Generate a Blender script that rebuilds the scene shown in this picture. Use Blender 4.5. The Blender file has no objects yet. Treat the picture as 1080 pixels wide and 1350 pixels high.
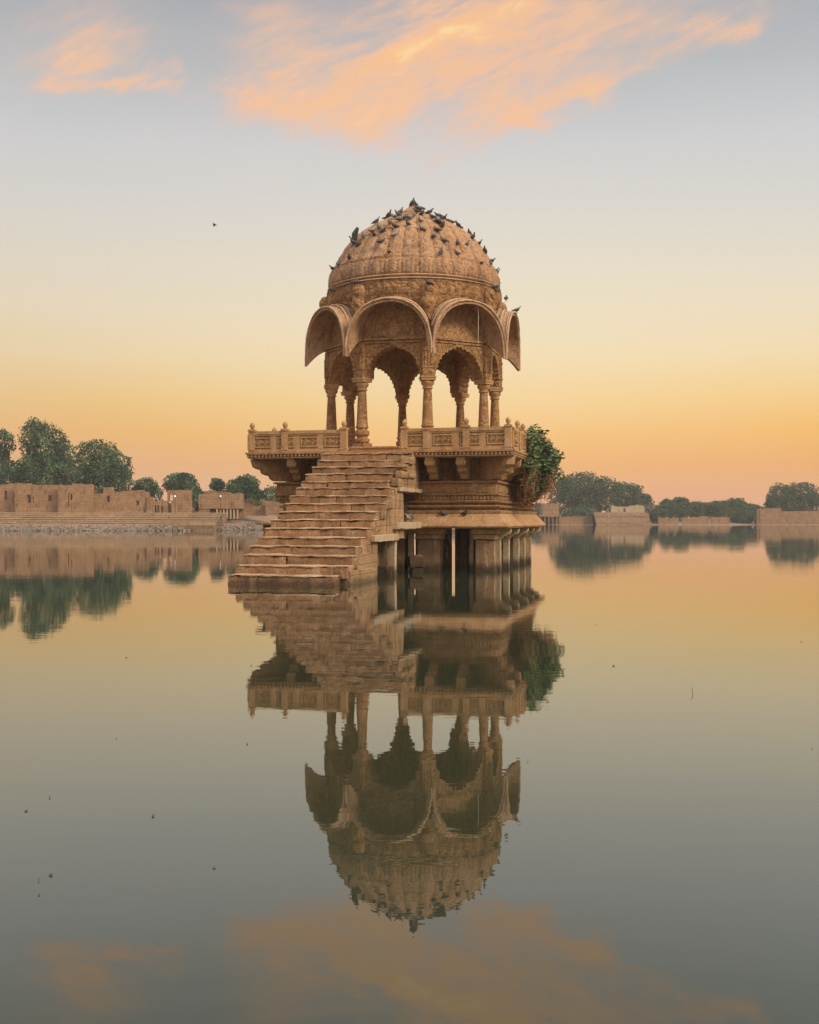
import bpy, bmesh, math, random
from mathutils import Vector, Matrix, noise, Euler
R = math.radians
PI = math.pi
S = bpy.context.scene
COL = S.collection

# ------------------------------------------------------------------ camera
CAM_H = 1.4
cd = bpy.data.cameras.new("camera")
cam = bpy.data.objects.new("camera", cd)
COL.objects.link(cam)
cam.location = (0, 0, CAM_H)
cam.rotation_euler = (R(90), 0, 0)
cd.sensor_fit = 'AUTO'
cd.sensor_width = 36.0
cd.lens = 36.0 * 1500 / 1350
cd.shift_y = 9 / 1350
cd.clip_start = 0.1
cd.clip_end = 8000
S.camera = cam
S.view_settings.view_transform = 'Standard'
S.view_settings.look = 'None'
S.view_settings.exposure = 0.0
S.view_settings.gamma = 1.0


def lin(c):
    return tuple(((x / 255) / 12.92 if x / 255 <= 0.04045 else ((x / 255 + 0.055) / 1.055) ** 2.4) for x in c)


# ------------------------------------------------------------------ node helper
class NT:
    def __init__(s, tree):
        s.t = tree
        s.n = tree.nodes
        s.l = tree.links

    def new(s, typ, **kw):
        n = s.n.new(typ)
        for k, v in kw.items():
            setattr(n, k, v)
        return n

    def put(s, sock, v):
        if isinstance(v, bpy.types.NodeSocket):
            s.l.new(v, sock)
        elif v is not None:
            if sock.type == 'RGBA' and len(v) == 3:
                v = (*v, 1)
            sock.default_value = v

    def math(s, op, a, b=None, c=None, clamp=False):
        n = s.new('ShaderNodeMath', operation=op, use_clamp=clamp)
        s.put(n.inputs[0], a)
        if b is not None: s.put(n.inputs[1], b)
        if c is not None: s.put(n.inputs[2], c)
        return n.outputs[0]

    def vmath(s, op, a, b=None):
        n = s.new('ShaderNodeVectorMath', operation=op)
        s.put(n.inputs[0], a)
        if b is not None: s.put(n.inputs[1], b)
        return n.outputs[0]

    def mix(s, f, a, b, mode='MIX'):
        n = s.new('ShaderNodeMix', data_type='RGBA', blend_type=mode)
        n.clamp_factor = True
        s.put(n.inputs[0], f)
        s.put(n.inputs[6], a)
        s.put(n.inputs[7], b)
        return n.outputs[2]

    def ramp(s, f, stops, interp='LINEAR'):
        n = s.new('ShaderNodeValToRGB')
        n.color_ramp.interpolation = interp
        e = n.color_ramp.elements
        while len(e) < len(stops): e.new(0.5)
        for i, (p, c) in enumerate(stops):
            e[i].position = p
            e[i].color = (*c, 1) if not isinstance(c, (int, float)) else (c, c, c, 1)
        s.put(n.inputs[0], f)
        return n.outputs[0]

    def noise(s, vec, scale=1, detail=4, rough=0.5, dist=0.0, col=False):
        n = s.new('ShaderNodeTexNoise')
        if vec is not None: s.put(n.inputs['Vector'], vec)
        n.inputs['Scale'].default_value = scale
        n.inputs['Detail'].default_value = detail
        n.inputs['Roughness'].default_value = rough
        n.inputs['Distortion'].default_value = dist
        return n.outputs[1 if col else 0]

    def voro(s, vec, scale=1, feature='F1', out='Distance'):
        n = s.new('ShaderNodeTexVoronoi', feature=feature)
        s.put(n.inputs['Vector'], vec)
        n.inputs['Scale'].default_value = scale
        return n.outputs[out]

    def mapping(s, vec, loc=(0, 0, 0), rot=(0, 0, 0), scale=(1, 1, 1), typ='POINT'):
        n = s.new('ShaderNodeMapping', vector_type=typ)
        s.put(n.inputs['Vector'], vec)
        n.inputs['Location'].default_value = loc
        n.inputs['Rotation'].default_value = rot
        n.inputs['Scale'].default_value = scale
        return n.outputs[0]

    def smooth(s, v, a, b):
        n = s.new('ShaderNodeMapRange', interpolation_type='SMOOTHSTEP')
        s.put(n.inputs[0], v)
        n.inputs[1].default_value = a
        n.inputs[2].default_value = b
        return n.outputs[0]

    def bump(s, h, strength=1.0, dist=0.01, normal=None):
        n = s.new('ShaderNodeBump')
        n.inputs['Strength'].default_value = strength
        n.inputs['Distance'].default_value = dist
        s.put(n.inputs['Height'], h)
        if normal is not None: s.put(n.inputs['Normal'], normal)
        return n.outputs[0]


# ------------------------------------------------------------------ world: dusk sky with sunlit clouds
SUN_EL, SUN_AZ = 36.0, 56.0          # degrees; azimuth measured from the viewer's back towards the right
W = bpy.data.worlds.new("World")
S.world = W
W.use_nodes = True
w = NT(W.node_tree)
w.n.clear()
tc = w.new('ShaderNodeTexCoord')
D = tc.outputs['Generated']
sep = w.new('ShaderNodeSeparateXYZ')
w.put(sep.inputs[0], D)
X, Y, Z = sep.outputs
hor = w.math('SQRT', w.math('ADD', w.math('MULTIPLY', X, X), w.math('MULTIPLY', Y, Y)))
hor = w.math('MAXIMUM', hor, 0.001)
tanel = w.math('DIVIDE', Z, hor)
elev = w.math('MULTIPLY', tanel, 1 / 0.8, clamp=True)
zen = w.smooth(tanel, 0.55, 1.6)
SKY = [(0.0, (228, 164, 128)), (0.022, (232, 163, 110)), (0.045, (240, 168, 86)), (0.075, (249, 187, 92)), (0.105, (250, 207, 132)), (0.140, (247, 221, 173)),
       (0.180, (240, 224, 193)), (0.22, (230, 221, 202)), (0.27, (219, 215, 208)), (0.323, (209, 209, 210)),
       (0.389, (187, 190, 192)), (0.456, (164, 170, 178)), (0.60, (160, 166, 176)), (0.8, (215, 212, 212))]
grad = w.ramp(elev, [(t / 0.8, lin(c)) for t, c in SKY])
# the afterglow leans to the right of the view; away from it the sky dims
azr = w.math('DIVIDE', X, w.math('MAXIMUM', Y, 0.15))
side = w.smooth(azr, -0.75, 0.18)
low = w.smooth(tanel, 0.30, 0.02)
dim = w.math('MULTIPLY', w.math('SUBTRACT', 1.0, side), w.math('MULTIPLY_ADD', low, 0.30, 0.10))
grad = w.mix(dim, grad, lin((150, 118, 88)))
gl = w.math('MULTIPLY', w.smooth(tanel, 0.0, 0.10), w.smooth(tanel, 0.40, 0.12))
gl = w.math('MULTIPLY', gl, w.smooth(w.math('ABSOLUTE', w.math('SUBTRACT', azr, 0.06)), 0.38, 0.0))
grad = w.mix(w.math('MULTIPLY', gl, 0.20), grad, lin((255, 236, 196)))
# faint large-scale unevenness
pv = w.new('ShaderNodeCombineXYZ')
w.put(pv.inputs[0], azr)
w.put(pv.inputs[1], w.math('DIVIDE', Z, w.math('MAXIMUM', Y, 0.15)))
P = pv.outputs[0]
veil = w.noise(w.mapping(P, scale=(2.2, 6.0, 1)), 1.0, 5, 0.55, 0.4)
grad = w.mix(w.math('MULTIPLY', w.smooth(veil, 0.35, 0.75), 0.16), grad, lin((232, 216, 204)))


# clouds: soft ellipses in the sky, broken up by stretched noise
def puff(cx, cy, rx, ry, ang, wgt):
    """centre and radii as (x/y, z/y) directions in hundredths of 1500"""
    m = w.mapping(Pd, loc=(cx / 1500, cy / 1500, 0), rot=(0, 0, R(ang)), scale=(rx / 1500, ry / 1500, 1), typ='TEXTURE')
    g = w.new('ShaderNodeTexGradient', gradient_type='SPHERICAL')
    w.put(g.inputs[0], m)
    return w.math('MULTIPLY', g.outputs['Fac'], wgt)


def streak(ang, sx, sy, detail, rough, dist, off=0.0, col=False):
    m1 = w.mapping(P, loc=(off, off * .7, 0), rot=(0, 0, R(-ang)))
    return w.noise(w.mapping(m1, scale=(sx, sy, 1)), 1.0, detail, rough, dist, col=col)


warp = streak(20, 7, 13, 6, 0.62, 0.0, 3.1, True)
Pd = w.vmath('ADD', P, w.vmath('MULTIPLY', w.vmath('SUBTRACT', warp, (0.5, 0.5, 0.5)), (0.15, 0.11, 0)))


def px(x, y):
    return x - 540, 684 - y


PUFFS = [(130, 50, 150, 105, 8, .85), (118, 88, 90, 40, 30, .7), (150, 124, 125, 17, -4, 1.5), (205, 98, 45, 20, 30, .9),
         (400, 60, 150, 100, 0, .7), (345, 118, 95, 24, 14, 1.2), (470, 95, 210, 30, 22, 1.3), (575, 55, 130, 42, 18, 1.3),
         (620, 60, 440, 160, 6, .62), (120, 70, 180, 130, 0, .42), (520, 120, 260, 120, 12, .45), (640, 150, 260, 70, 14, .3), (600, 5, 190, 28, 4, 1.2), (560, 135, 200, 90, 10, 1.0), (530, 172, 170, 60, 0, .8), (430, 150, 110, 50, 0, .4), (240, 110, 60, 40, 0, .2), (690, 85, 190, 95, 12, .75),
         (800, 128, 70, 26, 4, 1.1), (700, 168, 110, 26, 22, 1.35), (870, 72, 150, 40, 20, 1.1), (960, 35, 120, 45, 26, 1.0),
         (380, 90, 120, 50, 25, .5), (720, 10, 300, 60, 0, .6), (860, 20, 160, 60, 10, .5), (330, 15, 120, 60, 0, .45),
         (150, -70, 260, 90, 0, .6), (650, -80, 420, 100, 0, .8)]
acc = None
for cx, cy, rx, ry, a, wt in PUFFS:
    X_, Y_ = px(cx, cy)
    g = puff(X_, Y_, rx, ry, a, wt)
    acc = g if acc is None else w.math('ADD', acc, g)
br = streak(24, 6, 17, 8, 0.62, 0.9, 0.4)
br2 = streak(28, 15, 34, 9, 0.64, 0.5, 1.7)
tex = w.math('ADD', w.math('MULTIPLY', br, 0.70), w.math('MULTIPLY', br2, 0.30))
dens = w.math('MULTIPLY', acc, w.math('MULTIPLY_ADD', w.smooth(tex, 0.22, 0.80), 0.92, 0.08))
front = w.smooth(Y, 0.1, 0.3)
# clouds over the rest of the sky too, so that it looks right elsewhere
thin = w.math('MULTIPLY', w.smooth(w.math('POWER', dens, 1.15), -0.02, 1.05), front)
core = w.math('MULTIPLY', w.smooth(dens, 0.25, 1.75), front)
hot = w.math('MULTIPLY', w.smooth(w.math('MULTIPLY', dens, w.smooth(br2, 0.30, 0.72)), 0.60, 1.8), front)
sky = w.mix(w.math('MULTIPLY', thin, 0.80), grad, lin((244, 196, 166)))
sky = w.mix(w.math('MULTIPLY', core, 0.85), sky, lin((255, 196, 138)))
sky = w.mix(w.math('MULTIPLY', hot, 0.8), sky, lin((255, 222, 164)))
# the half of the sky behind the viewer: pale, pinkish and evenly bright before sunrise
back = w.smooth(Y, 0.25, -0.45)
backc = w.ramp(elev, [(0.0, (0.40, 0.26, 0.19)), (0.2, (0.62, 0.44, 0.33)), (0.6, (0.85, 0.72, 0.64)), (1.0, (1.15, 1.05, 1.0))])
sky = w.mix(back, sky, backc)
sky = w.mix(zen, sky, (1.35, 1.25, 1.2))
nis = w.new('ShaderNodeTexSky', sky_type='NISHITA')
nis.sun_disc = False
nis.sun_elevation = R(SUN_EL)
nis.sun_rotation = R(180 - SUN_AZ)
bg1 = w.new('ShaderNodeBackground')
w.put(bg1.inputs[0], sky)
bg1.inputs[1].default_value = 0.97
bg2 = w.new('ShaderNodeBackground')
w.put(bg2.inputs[0], nis.outputs[0])
bg2.inputs[1].default_value = 0.004
ad = w.new('ShaderNodeAddShader')
w.l.new(bg1.outputs[0], ad.inputs[0])
w.l.new(bg2.outputs[0], ad.inputs[1])
wo = w.new('ShaderNodeOutputWorld')
w.l.new(ad.outputs[0], wo.inputs[0])

# ------------------------------------------------------------------ sun: very soft, low, warm, from the right behind the viewer
sl = bpy.data.lights.new("sun", 'SUN')
sl.energy = 2.7
sl.angle = R(16)
sl.color = (1.0, 0.83, 0.60)
so = bpy.data.objects.new("sun", sl)
COL.objects.link(so)
sd = Vector((math.sin(R(SUN_AZ)) * math.cos(R(SUN_EL)), -math.cos(R(SUN_AZ)) * math.cos(R(SUN_EL)), math.sin(R(SUN_EL))))
so.rotation_euler = sd.to_track_quat('Z', 'Y').to_euler()
so.location = (60, -60, 60)


# ------------------------------------------------------------------ materials
def mat(name):
    m = bpy.data.materials.new(name)
    m.use_nodes = True
    n = NT(m.node_tree)
    b = m.node_tree.nodes['Principled BSDF']
    return m, n, b


def stone(name, c1, c2, c3, carve=0.0, cscale=9.0, courses=None, stain=0.45, rough=0.9, bumpd=0.02, pink=0.35, wet=None, islands=False):
    m, n, b = mat(name)
    g = n.new('ShaderNodeNewGeometry')
    p = g.outputs['Position']
    tco = n.new('ShaderNodeTexCoord')
    po = tco.outputs['Object']
    big = n.noise(p, 0.9, 6, 0.6, 0.3)
    mid = n.noise(p, 5.0, 6, 0.65)
    fine = n.noise(p, 38.0, 4, 0.6)
    col = n.mix(n.smooth(big, 0.35, 0.68), c1, c2)
    col = n.mix(n.math('MULTIPLY', n.smooth(mid, 0.42, 0.72), pink), col, c3)
    # runs of dark weathering, longer downwards
    st = n.noise(n.mapping(p, scale=(3.2, 3.2, 0.8)), 1.0, 7, 0.68, 0.6)
    col = n.mix(n.math('MULTIPLY', n.smooth(st, 0.49, 0.68), stain), col, (0.07, 0.045, 0.03))
    pale = n.noise(n.mapping(p, loc=(7, 3, 1), scale=(5, 5, 1.6)), 1.0, 6, 0.6, 0.3)
    col = n.mix(n.math('MULTIPLY', n.smooth(pale, 0.54, 0.68), 0.45), col, (0.68, 0.52, 0.38))
    col = n.mix(n.math('MULTIPLY', n.smooth(fine, 0.40, 0.62), 0.38), col, (0.20, 0.10, 0.045))
    fine2 = n.noise(p, 17.0, 5, 0.7)
    col = n.mix(n.math('MULTIPLY', n.smooth(fine2, 0.52, 0.68), 0.45), col, (0.15, 0.08, 0.04))
    isl = n.math('MULTIPLY_ADD', g.outputs['Random Per Island'], 0.42, 0.76)
    ci = n.new('ShaderNodeCombineColor')
    for q_ in range(3): n.put(ci.inputs[q_], isl)
    col = n.mix(1.0, col, ci.outputs[0], 'MULTIPLY') if islands else col
    h = n.math('ADD', n.math('MULTIPLY', mid, 0.9), n.math('ADD', n.math('MULTIPLY', fine, 0.35), n.math('MULTIPLY', fine2, 0.9)))
    pit = n.smooth(n.voro(p, 9.0), 0.22, 0.06)
    h = n.math('SUBTRACT', h, n.math('MULTIPLY', pit, 0.35))
    col = n.mix(n.math('MULTIPLY', pit, 0.35), col, (0.10, 0.055, 0.03))
    if courses:
        sx = n.new('ShaderNodeSeparateXYZ')
        n.put(sx.inputs[0], po)
        cx = n.new('ShaderNodeCombineXYZ')
        wob = n.math('MULTIPLY', n.noise(po, 2.0, 3), 0.05)
        n.put(cx.inputs[0], n.math('ADD', n.math('ADD', sx.outputs[0], sx.outputs[1]), wob))
        n.put(cx.inputs[1], n.math('ADD', sx.outputs[2], wob))
        bk = n.new('ShaderNodeTexBrick')
        n.put(bk.inputs['Vector'], cx.outputs[0])
        bk.inputs['Color1'].default_value = (1, 1, 1, 1)
        bk.inputs['Color2'].default_value = (0.74, 0.74, 0.74, 1)
        bk.inputs['Mortar'].default_value = (0.30, 0.30, 0.30, 1)
        bk.inputs['Scale'].default_value = 1.0
        bk.inputs['Mortar Size'].default_value = courses[2]
        bk.inputs['Mortar Smooth'].default_value = 0.4
        bk.inputs['Brick Width'].default_value = courses[0]
        bk.inputs['Row Height'].default_value = courses[1]
        col = n.mix(0.75, col, bk.outputs['Color'], 'MULTIPLY')
        h = n.math('ADD', h, n.math('MULTIPLY', bk.outputs['Fac'], -1.2))
    nb = n.bump(h, 1.0, bumpd)
    if carve > 0:
        v1 = n.voro(p, cscale, 'SMOOTH_F1')
        v2 = n.voro(n.mapping(p, loc=(3, 1, 2)), cscale * 2.1, 'F1')
        wv = n.new('ShaderNodeTexWave', wave_type='RINGS', rings_direction='SPHERICAL')
        n.put(wv.inputs['Vector'], n.vmath('ADD', n.mapping(p, scale=(1, 1, 1)), n.vmath('MULTIPLY', n.noise(p, 3, 2, 0.5, 0, True), (1.5, 1.5, 1.5))))
        wv.inputs['Scale'].default_value = cscale * 0.55
        wv.inputs['Distortion'].default_value = 2.0
        hh = n.math('ADD', n.math('MULTIPLY', v1, 1.0), n.math('MULTIPLY', v2, 0.5))
        hh = n.math('ADD', hh, n.math('MULTIPLY', wv.outputs['Fac'], 0.35))
        nb = n.bump(hh, 1.0, carve, nb)
        # darker brown in the hollows of the carved pattern
        col = n.mix(n.math('MULTIPLY', n.smooth(hh, 0.78, 0.36), 0.60), col, (0.15, 0.07, 0.03))
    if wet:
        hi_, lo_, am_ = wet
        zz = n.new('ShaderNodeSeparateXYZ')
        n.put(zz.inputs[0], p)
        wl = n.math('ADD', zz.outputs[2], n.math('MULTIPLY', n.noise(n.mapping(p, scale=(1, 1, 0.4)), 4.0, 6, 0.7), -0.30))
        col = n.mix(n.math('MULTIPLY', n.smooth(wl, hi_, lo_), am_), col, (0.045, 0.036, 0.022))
    n.put(b.inputs['Base Color'], col)
    b.inputs['Roughness'].default_value = rough
    b.inputs['Specular IOR Level'].default_value = 0.25
    n.put(b.inputs['Normal'], nb)
    return m


M = {}
M['carved'] = stone('carved_sandstone', (0.447, 0.239, 0.097), (0.551, 0.322, 0.143), (0.582, 0.377, 0.224), carve=0.045, cscale=7.5, stain=0.4)
M['plain'] = stone('plain_sandstone', (0.489, 0.278, 0.128), (0.582, 0.366, 0.184), (0.624, 0.444, 0.286), bumpd=0.025, stain=0.35)
M['rim'] = stone('rim_sandstone', (0.58, 0.38, 0.23), (0.66, 0.46, 0.29), (0.69, 0.52, 0.38), bumpd=0.03, stain=0.55)
M['hood'] = stone('hood_sandstone', (0.50, 0.300, 0.165), (0.60, 0.39, 0.235), (0.62, 0.43, 0.31), carve=0.012, cscale=11, bumpd=0.03, stain=0.6)
M['dome'] = stone('dome_sandstone', (0.50, 0.285, 0.14), (0.58, 0.355, 0.20), (0.60, 0.40, 0.31), carve=0.03, cscale=6.0, stain=0.5, pink=0.75)
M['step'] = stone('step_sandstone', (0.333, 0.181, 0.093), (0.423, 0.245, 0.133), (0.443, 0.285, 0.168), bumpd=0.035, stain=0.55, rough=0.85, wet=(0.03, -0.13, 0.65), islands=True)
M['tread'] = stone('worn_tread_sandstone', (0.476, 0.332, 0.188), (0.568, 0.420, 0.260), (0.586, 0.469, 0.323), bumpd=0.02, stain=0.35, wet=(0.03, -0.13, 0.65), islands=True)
M['masonry'] = stone('masonry_sandstone', (0.437, 0.266, 0.133), (0.520, 0.344, 0.184), (0.562, 0.411, 0.255), bumpd=0.03, courses=(0.85, 0.21, 0.004), stain=0.5, wet=(0.03, -0.13, 0.65), islands=True)
M['frieze'] = stone('frieze_sandstone', (0.416, 0.239, 0.102), (0.510, 0.311, 0.148), (0.541, 0.366, 0.214), carve=0.02, cscale=13, stain=0.5)
M['rail'] = stone('rail_sandstone', (0.478, 0.278, 0.117), (0.572, 0.355, 0.168), (0.603, 0.422, 0.255), bumpd=0.015, stain=0.4)
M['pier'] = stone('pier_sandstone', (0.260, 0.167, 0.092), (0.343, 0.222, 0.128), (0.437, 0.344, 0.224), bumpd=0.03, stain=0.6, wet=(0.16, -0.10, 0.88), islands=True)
M['post'] = stone('post_sandstone', (0.520, 0.400, 0.255), (0.603, 0.488, 0.337), (0.645, 0.555, 0.408), bumpd=0.02, stain=0.45, wet=(0.16, -0.10, 0.88))
M['dark'] = stone('dark_and_shaded_sandstone', (0.05, 0.032, 0.02), (0.075, 0.048, 0.03), (0.09, 0.06, 0.04), bumpd=0.03, stain=0.6, wet=(0.16, -0.10, 0.88))  # puts the shade of unlit interiors into the colour; also used on dark stones
M['farwall'] = stone('far_sandstone', (0.417, 0.242, 0.130), (0.494, 0.308, 0.170), (0.494, 0.373, 0.240), bumpd=0.05, courses=(0.8, 0.26, 0.01), stain=0.6, pink=0.5)
M['farstep'] = stone('far_step_stone', (0.417, 0.263, 0.160), (0.494, 0.329, 0.210), (0.532, 0.417, 0.279), bumpd=0.05, courses=(2.2, 0.32, 0.03), stain=0.4, islands=True)


def simple(name, col, rough=0.8, var=0.0, scale=5):
    m, n, b = mat(name)
    if var:
        g = n.new('ShaderNodeNewGeometry')
        f = n.noise(g.outputs['Position'], scale, 4, 0.6)
        n.put(b.inputs['Base Color'], n.mix(n.smooth(f, 0.3, 0.7), tuple(c * (1 - var) for c in col), tuple(min(1, c * (1 + var)) for c in col)))
    else:
        b.inputs['Base Color'].default_value = (*col, 1)
    b.inputs['Roughness'].default_value = rough
    return m


def leafmat(name, a, b_, c):
    m, n, b = mat(name)
    g = n.new('ShaderNodeNewGeometry')
    rnd = g.outputs['Random Per Island']
    big = n.noise(g.outputs['Position'], 0.5, 3, 0.5)
    f = n.math('ADD', n.math('MULTIPLY', rnd, 0.40), n.math('MULTIPLY', n.smooth(big, 0.3, 0.7), 0.60))
    n.put(b.inputs['Base Color'], n.ramp(f, [(0.2, a), (0.5, b_), (0.8, c)]))
    b.inputs['Roughness'].default_value = 0.75
    b.inputs['Specular IOR Level'].default_value = 0.2
    return m


M['leaf'] = leafmat('tree_foliage', (0.014, 0.042, 0.026), (0.055, 0.112, 0.056), (0.150, 0.225, 0.110))
M['leaf_far'] = leafmat('far_foliage', (0.022, 0.050, 0.028), (0.055, 0.098, 0.045), (0.105, 0.150, 0.070))
M['plant'] = leafmat('plant_foliage', (0.018, 0.036, 0.018), (0.065, 0.105, 0.045), (0.24, 0.28, 0.14))
M['dry'] = leafmat('dry_foliage', (0.10, 0.050, 0.022), (0.20, 0.11, 0.05), (0.33, 0.20, 0.10))
M['bark'] = simple('bark', (0.10, 0.07, 0.05), 0.9, 0.4)
M['pigeon'] = simple('pigeon_feathers', (0.105, 0.100, 0.105), 0.65, 0.45, 14)
M['pigeon_dark'] = simple('dark_pigeon_feathers', (0.060, 0.054, 0.054), 0.65, 0.4, 14)
M['pigeon_pale'] = simple('pale_pigeon_feathers', (0.30, 0.28, 0.27), 0.65, 0.35, 14)
M['rock'] = simple('bank_rock', (0.20, 0.165, 0.13), 0.9, 0.65, 2.2)
M['shade_black'] = simple('shade_and_black_paint', (0.03, 0.018, 0.012), 0.95)  # near-black painted as shade in niche and doorway; also the lamp poles' colour
M['debris'] = simple('floating_leaf', (0.16, 0.12, 0.07), 0.8, 0.4, 3)
M['rope'] = simple('rope', (0.62, 0.55, 0.46), 0.9, 0.2)
m, n, b = mat('lamp_glow')
b.inputs['Emission Color'].default_value = (1, 0.93, 0.78, 1)
b.inputs['Emission Strength'].default_value = 2.2
M['glow'] = m

# ground
m, n, b = mat('bank_soil')
g = n.new('ShaderNodeNewGeometry')
f1 = n.noise(g.outputs['Position'], 0.12, 6, 0.6)
f2 = n.noise(g.outputs['Position'], 2.0, 5, 0.65)
c = n.mix(n.smooth(f1, 0.35, 0.65), (0.24, 0.145, 0.09), (0.30, 0.21, 0.145))
c = n.mix(n.math('MULTIPLY', n.smooth(f2, 0.4, 0.7), 0.5), c, (0.16, 0.12, 0.08))
n.put(b.inputs['Base Color'], c)
b.inputs['Roughness'].default_value = 0.95
n.put(b.inputs['Normal'], n.bump(f2, 1, 0.1))
M['soil'] = m

# water
m, n, b = mat('lake_water')
g = n.new('ShaderNodeNewGeometry')
p = g.outputs['Position']
mk = n.noise(p, 0.05, 4, 0.6)
n.put(b.inputs['Base Color'], n.mix(mk, (0.027, 0.035, 0.019), (0.036, 0.045, 0.026)))
b.inputs['Roughness'].default_value = 0.008
b.inputs['IOR'].default_value = 1.78
b.inputs['Specular IOR Level'].default_value = 0.5
r1 = n.noise(n.mapping(p, rot=(0, 0, R(8)), scale=(0.55, 1.5, 1)), 1.0, 3, 0.5, 0.3)
r2 = n.noise(n.mapping(p, rot=(0, 0, R(-14)), scale=(3.0, 6.5, 1)), 1.0, 3, 0.55, 0.2)
r3 = n.noise(n.mapping(p, scale=(0.10, 0.22, 1)), 1.0, 2, 0.5)
patch = n.smooth(n.noise(n.mapping(p, scale=(0.012, 0.05, 1)), 1.0, 4, 0.6), 0.42, 0.66)
cdn = n.new('ShaderNodeSeparateXYZ')
n.put(cdn.inputs[0], p)
farr = n.smooth(cdn.outputs[1], 45, 130)
hh = n.math('ADD', n.math('MULTIPLY', r1, n.math('MULTIPLY_ADD', n.math('MULTIPLY', farr, patch), 0.004, 0.0012)), n.math('MULTIPLY', n.math('MULTIPLY', r2, 0.0005), n.math('MULTIPLY_ADD', patch, 2.0, 0.5)))
hh = n.math('ADD', hh, n.math('MULTIPLY', r3, 0.0016))
n.put(b.inputs['Normal'], n.bump(hh, 1.0, 1.0))
M['water'] = m


# ------------------------------------------------------------------ mesh builder
class MB:
    def __init__(s):
        s.v = []
        s.f = []

    def add(s, vs, fs):
        o = len(s.v)
        s.v += [tuple(q) for q in vs]
        s.f += [tuple(i + o for i in f) for f in fs]
        return s

    def box(s, x0, x1, y0, y1, z0, z1, taper=0.0):
        t = taper
        vs = [(x0, y0, z0), (x1, y0, z0), (x1, y1, z0), (x0, y1, z0),
              (x0 + t, y0 + t, z1), (x1 - t, y0 + t, z1), (x1 - t, y1 - t, z1), (x0 + t, y1 - t, z1)]
        return s.add(vs, [(3, 2, 1, 0), (4, 5, 6, 7), (0, 1, 5, 4), (1, 2, 6, 5), (2, 3, 7, 6), (3, 0, 4, 7)])

    def rough_box(s, x0, x1, y0, y1, z0, z1, seg=0.25, amp=0.012, seed=0.0):
        """box whose faces are cut into cells and worn by noise"""
        def n_(a, b_): return max(1, int(round((b_ - a) / seg)))
        nx, ny, nz = n_(x0, x1), n_(y0, y1), n_(z0, z1)
        idx = {}
        vs, fs = [], []

        def V(i, j, k):
            key = (i, j, k)
            if key not in idx:
                q = Vector((x0 + (x1 - x0) * i / nx, y0 + (y1 - y0) * j / ny, z0 + (z1 - z0) * k / nz))
                d = noise.noise_vector(q * 3.1 + Vector((seed, seed * 1.7, 0))) * amp
                edge = (i in (0, nx)) + (j in (0, ny)) + (k in (0, nz))
                if edge >= 2:
                    e = abs(noise.noise(q * 5 + Vector((seed, 3, 1)))) * amp * 2.2
                    cx, cy, cz = (x0 + x1) / 2, (y0 + y1) / 2, (z0 + z1) / 2
                    d += Vector(((-e if i == nx else e if i == 0 else 0), (-e if j == ny else e if j == 0 else 0), (-e if k == nz else e if k == 0 else 0)))
                idx[key] = len(vs)
                vs.append(q + d)
            return idx[key]
        for i in range(nx):
            for j in range(ny):
                fs.append((V(i, j, 0), V(i, j + 1, 0), V(i + 1, j + 1, 0), V(i + 1, j, 0)))
                fs.append((V(i, j, nz), V(i + 1, j, nz), V(i + 1, j + 1, nz), V(i, j + 1, nz)))
            for k in range(nz):
                fs.append((V(i, 0, k), V(i + 1, 0, k), V(i + 1, 0, k + 1), V(i, 0, k + 1)))
                fs.append((V(i, ny, k), V(i, ny, k + 1), V(i + 1, ny, k + 1), V(i + 1, ny, k)))
        for j in range(ny):
            for k in range(nz):
                fs.append((V(0, j, k), V(0, j, k + 1), V(0, j + 1, k + 1), V(0, j + 1, k)))
                fs.append((V(nx, j, k), V(nx, j + 1, k), V(nx, j + 1, k + 1), V(nx, j, k + 1)))
        return s.add(vs, fs)

    def rings(s, rings, close=True, cap0=True, cap1=True):
        n = len(rings[0])
        vs = [q for r in rings for q in r]
        fs = []
        for a in range(len(rings) - 1):
            for i in range(n if close else n - 1):
                j = (i + 1) % n
                fs.append((a * n + i, a * n + j, (a + 1) * n + j, (a + 1) * n + i))
        if cap0: fs.append(tuple(range(n - 1, -1, -1)))
        if cap1: fs.append(tuple((len(rings) - 1) * n + i for i in range(n)))
        return s.add(vs, fs)

    def lathe(s, prof, c=(0, 0), n=16, rfun=None, z0=0.0, cap=True):
        rs = []
        for r, z in prof:
            rs.append([(c[0] + (rfun(r, z, 2 * PI * i / n) if rfun else r) * math.sin(2 * PI * i / n),
                        c[1] - (rfun(r, z, 2 * PI * i / n) if rfun else r) * math.cos(2 * PI * i / n), z + z0) for i in range(n)])
        return s.rings(rs, True, cap, cap)

    def tube(s, pts, r, n=6, cap=True):
        rs = []
        pts = [Vector(q) for q in pts]
        for i, q in enumerate(pts):
            t = (pts[min(i + 1, len(pts) - 1)] - pts[max(i - 1, 0)]).normalized()
            a = t.cross(Vector((0, 0, 1)))
            if a.length < 0.05: a = t.cross(Vector((0, 1, 0)))
            a.normalize()
            b_ = t.cross(a)
            rr = r[i] if isinstance(r, (list, tuple)) else r
            rs.append([q + (a * math.cos(2 * PI * k / n) + b_ * math.sin(2 * PI * k / n)) * rr for k in range(n)])
        return s.rings(rs, True, cap, cap)

    def prism(s, poly, axis, a, b_):
        """poly in the plane across axis ('x': (y,z), 'y': (x,z), 'z': (x,y)), extruded from a to b_"""
        def P3(q, t):
            return {'x': (t, q[0], q[1]), 'y': (q[0], t, q[1]), 'z': (q[0], q[1], t)}[axis]
        return s.rings([[P3(q, a) for q in poly], [P3(q, b_) for q in poly]])

    def xf(s, mtx, start=0):
        for i in range(start, len(s.v)):
            s.v[i] = tuple(mtx @ Vector(s.v[i]))
        return s

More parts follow.
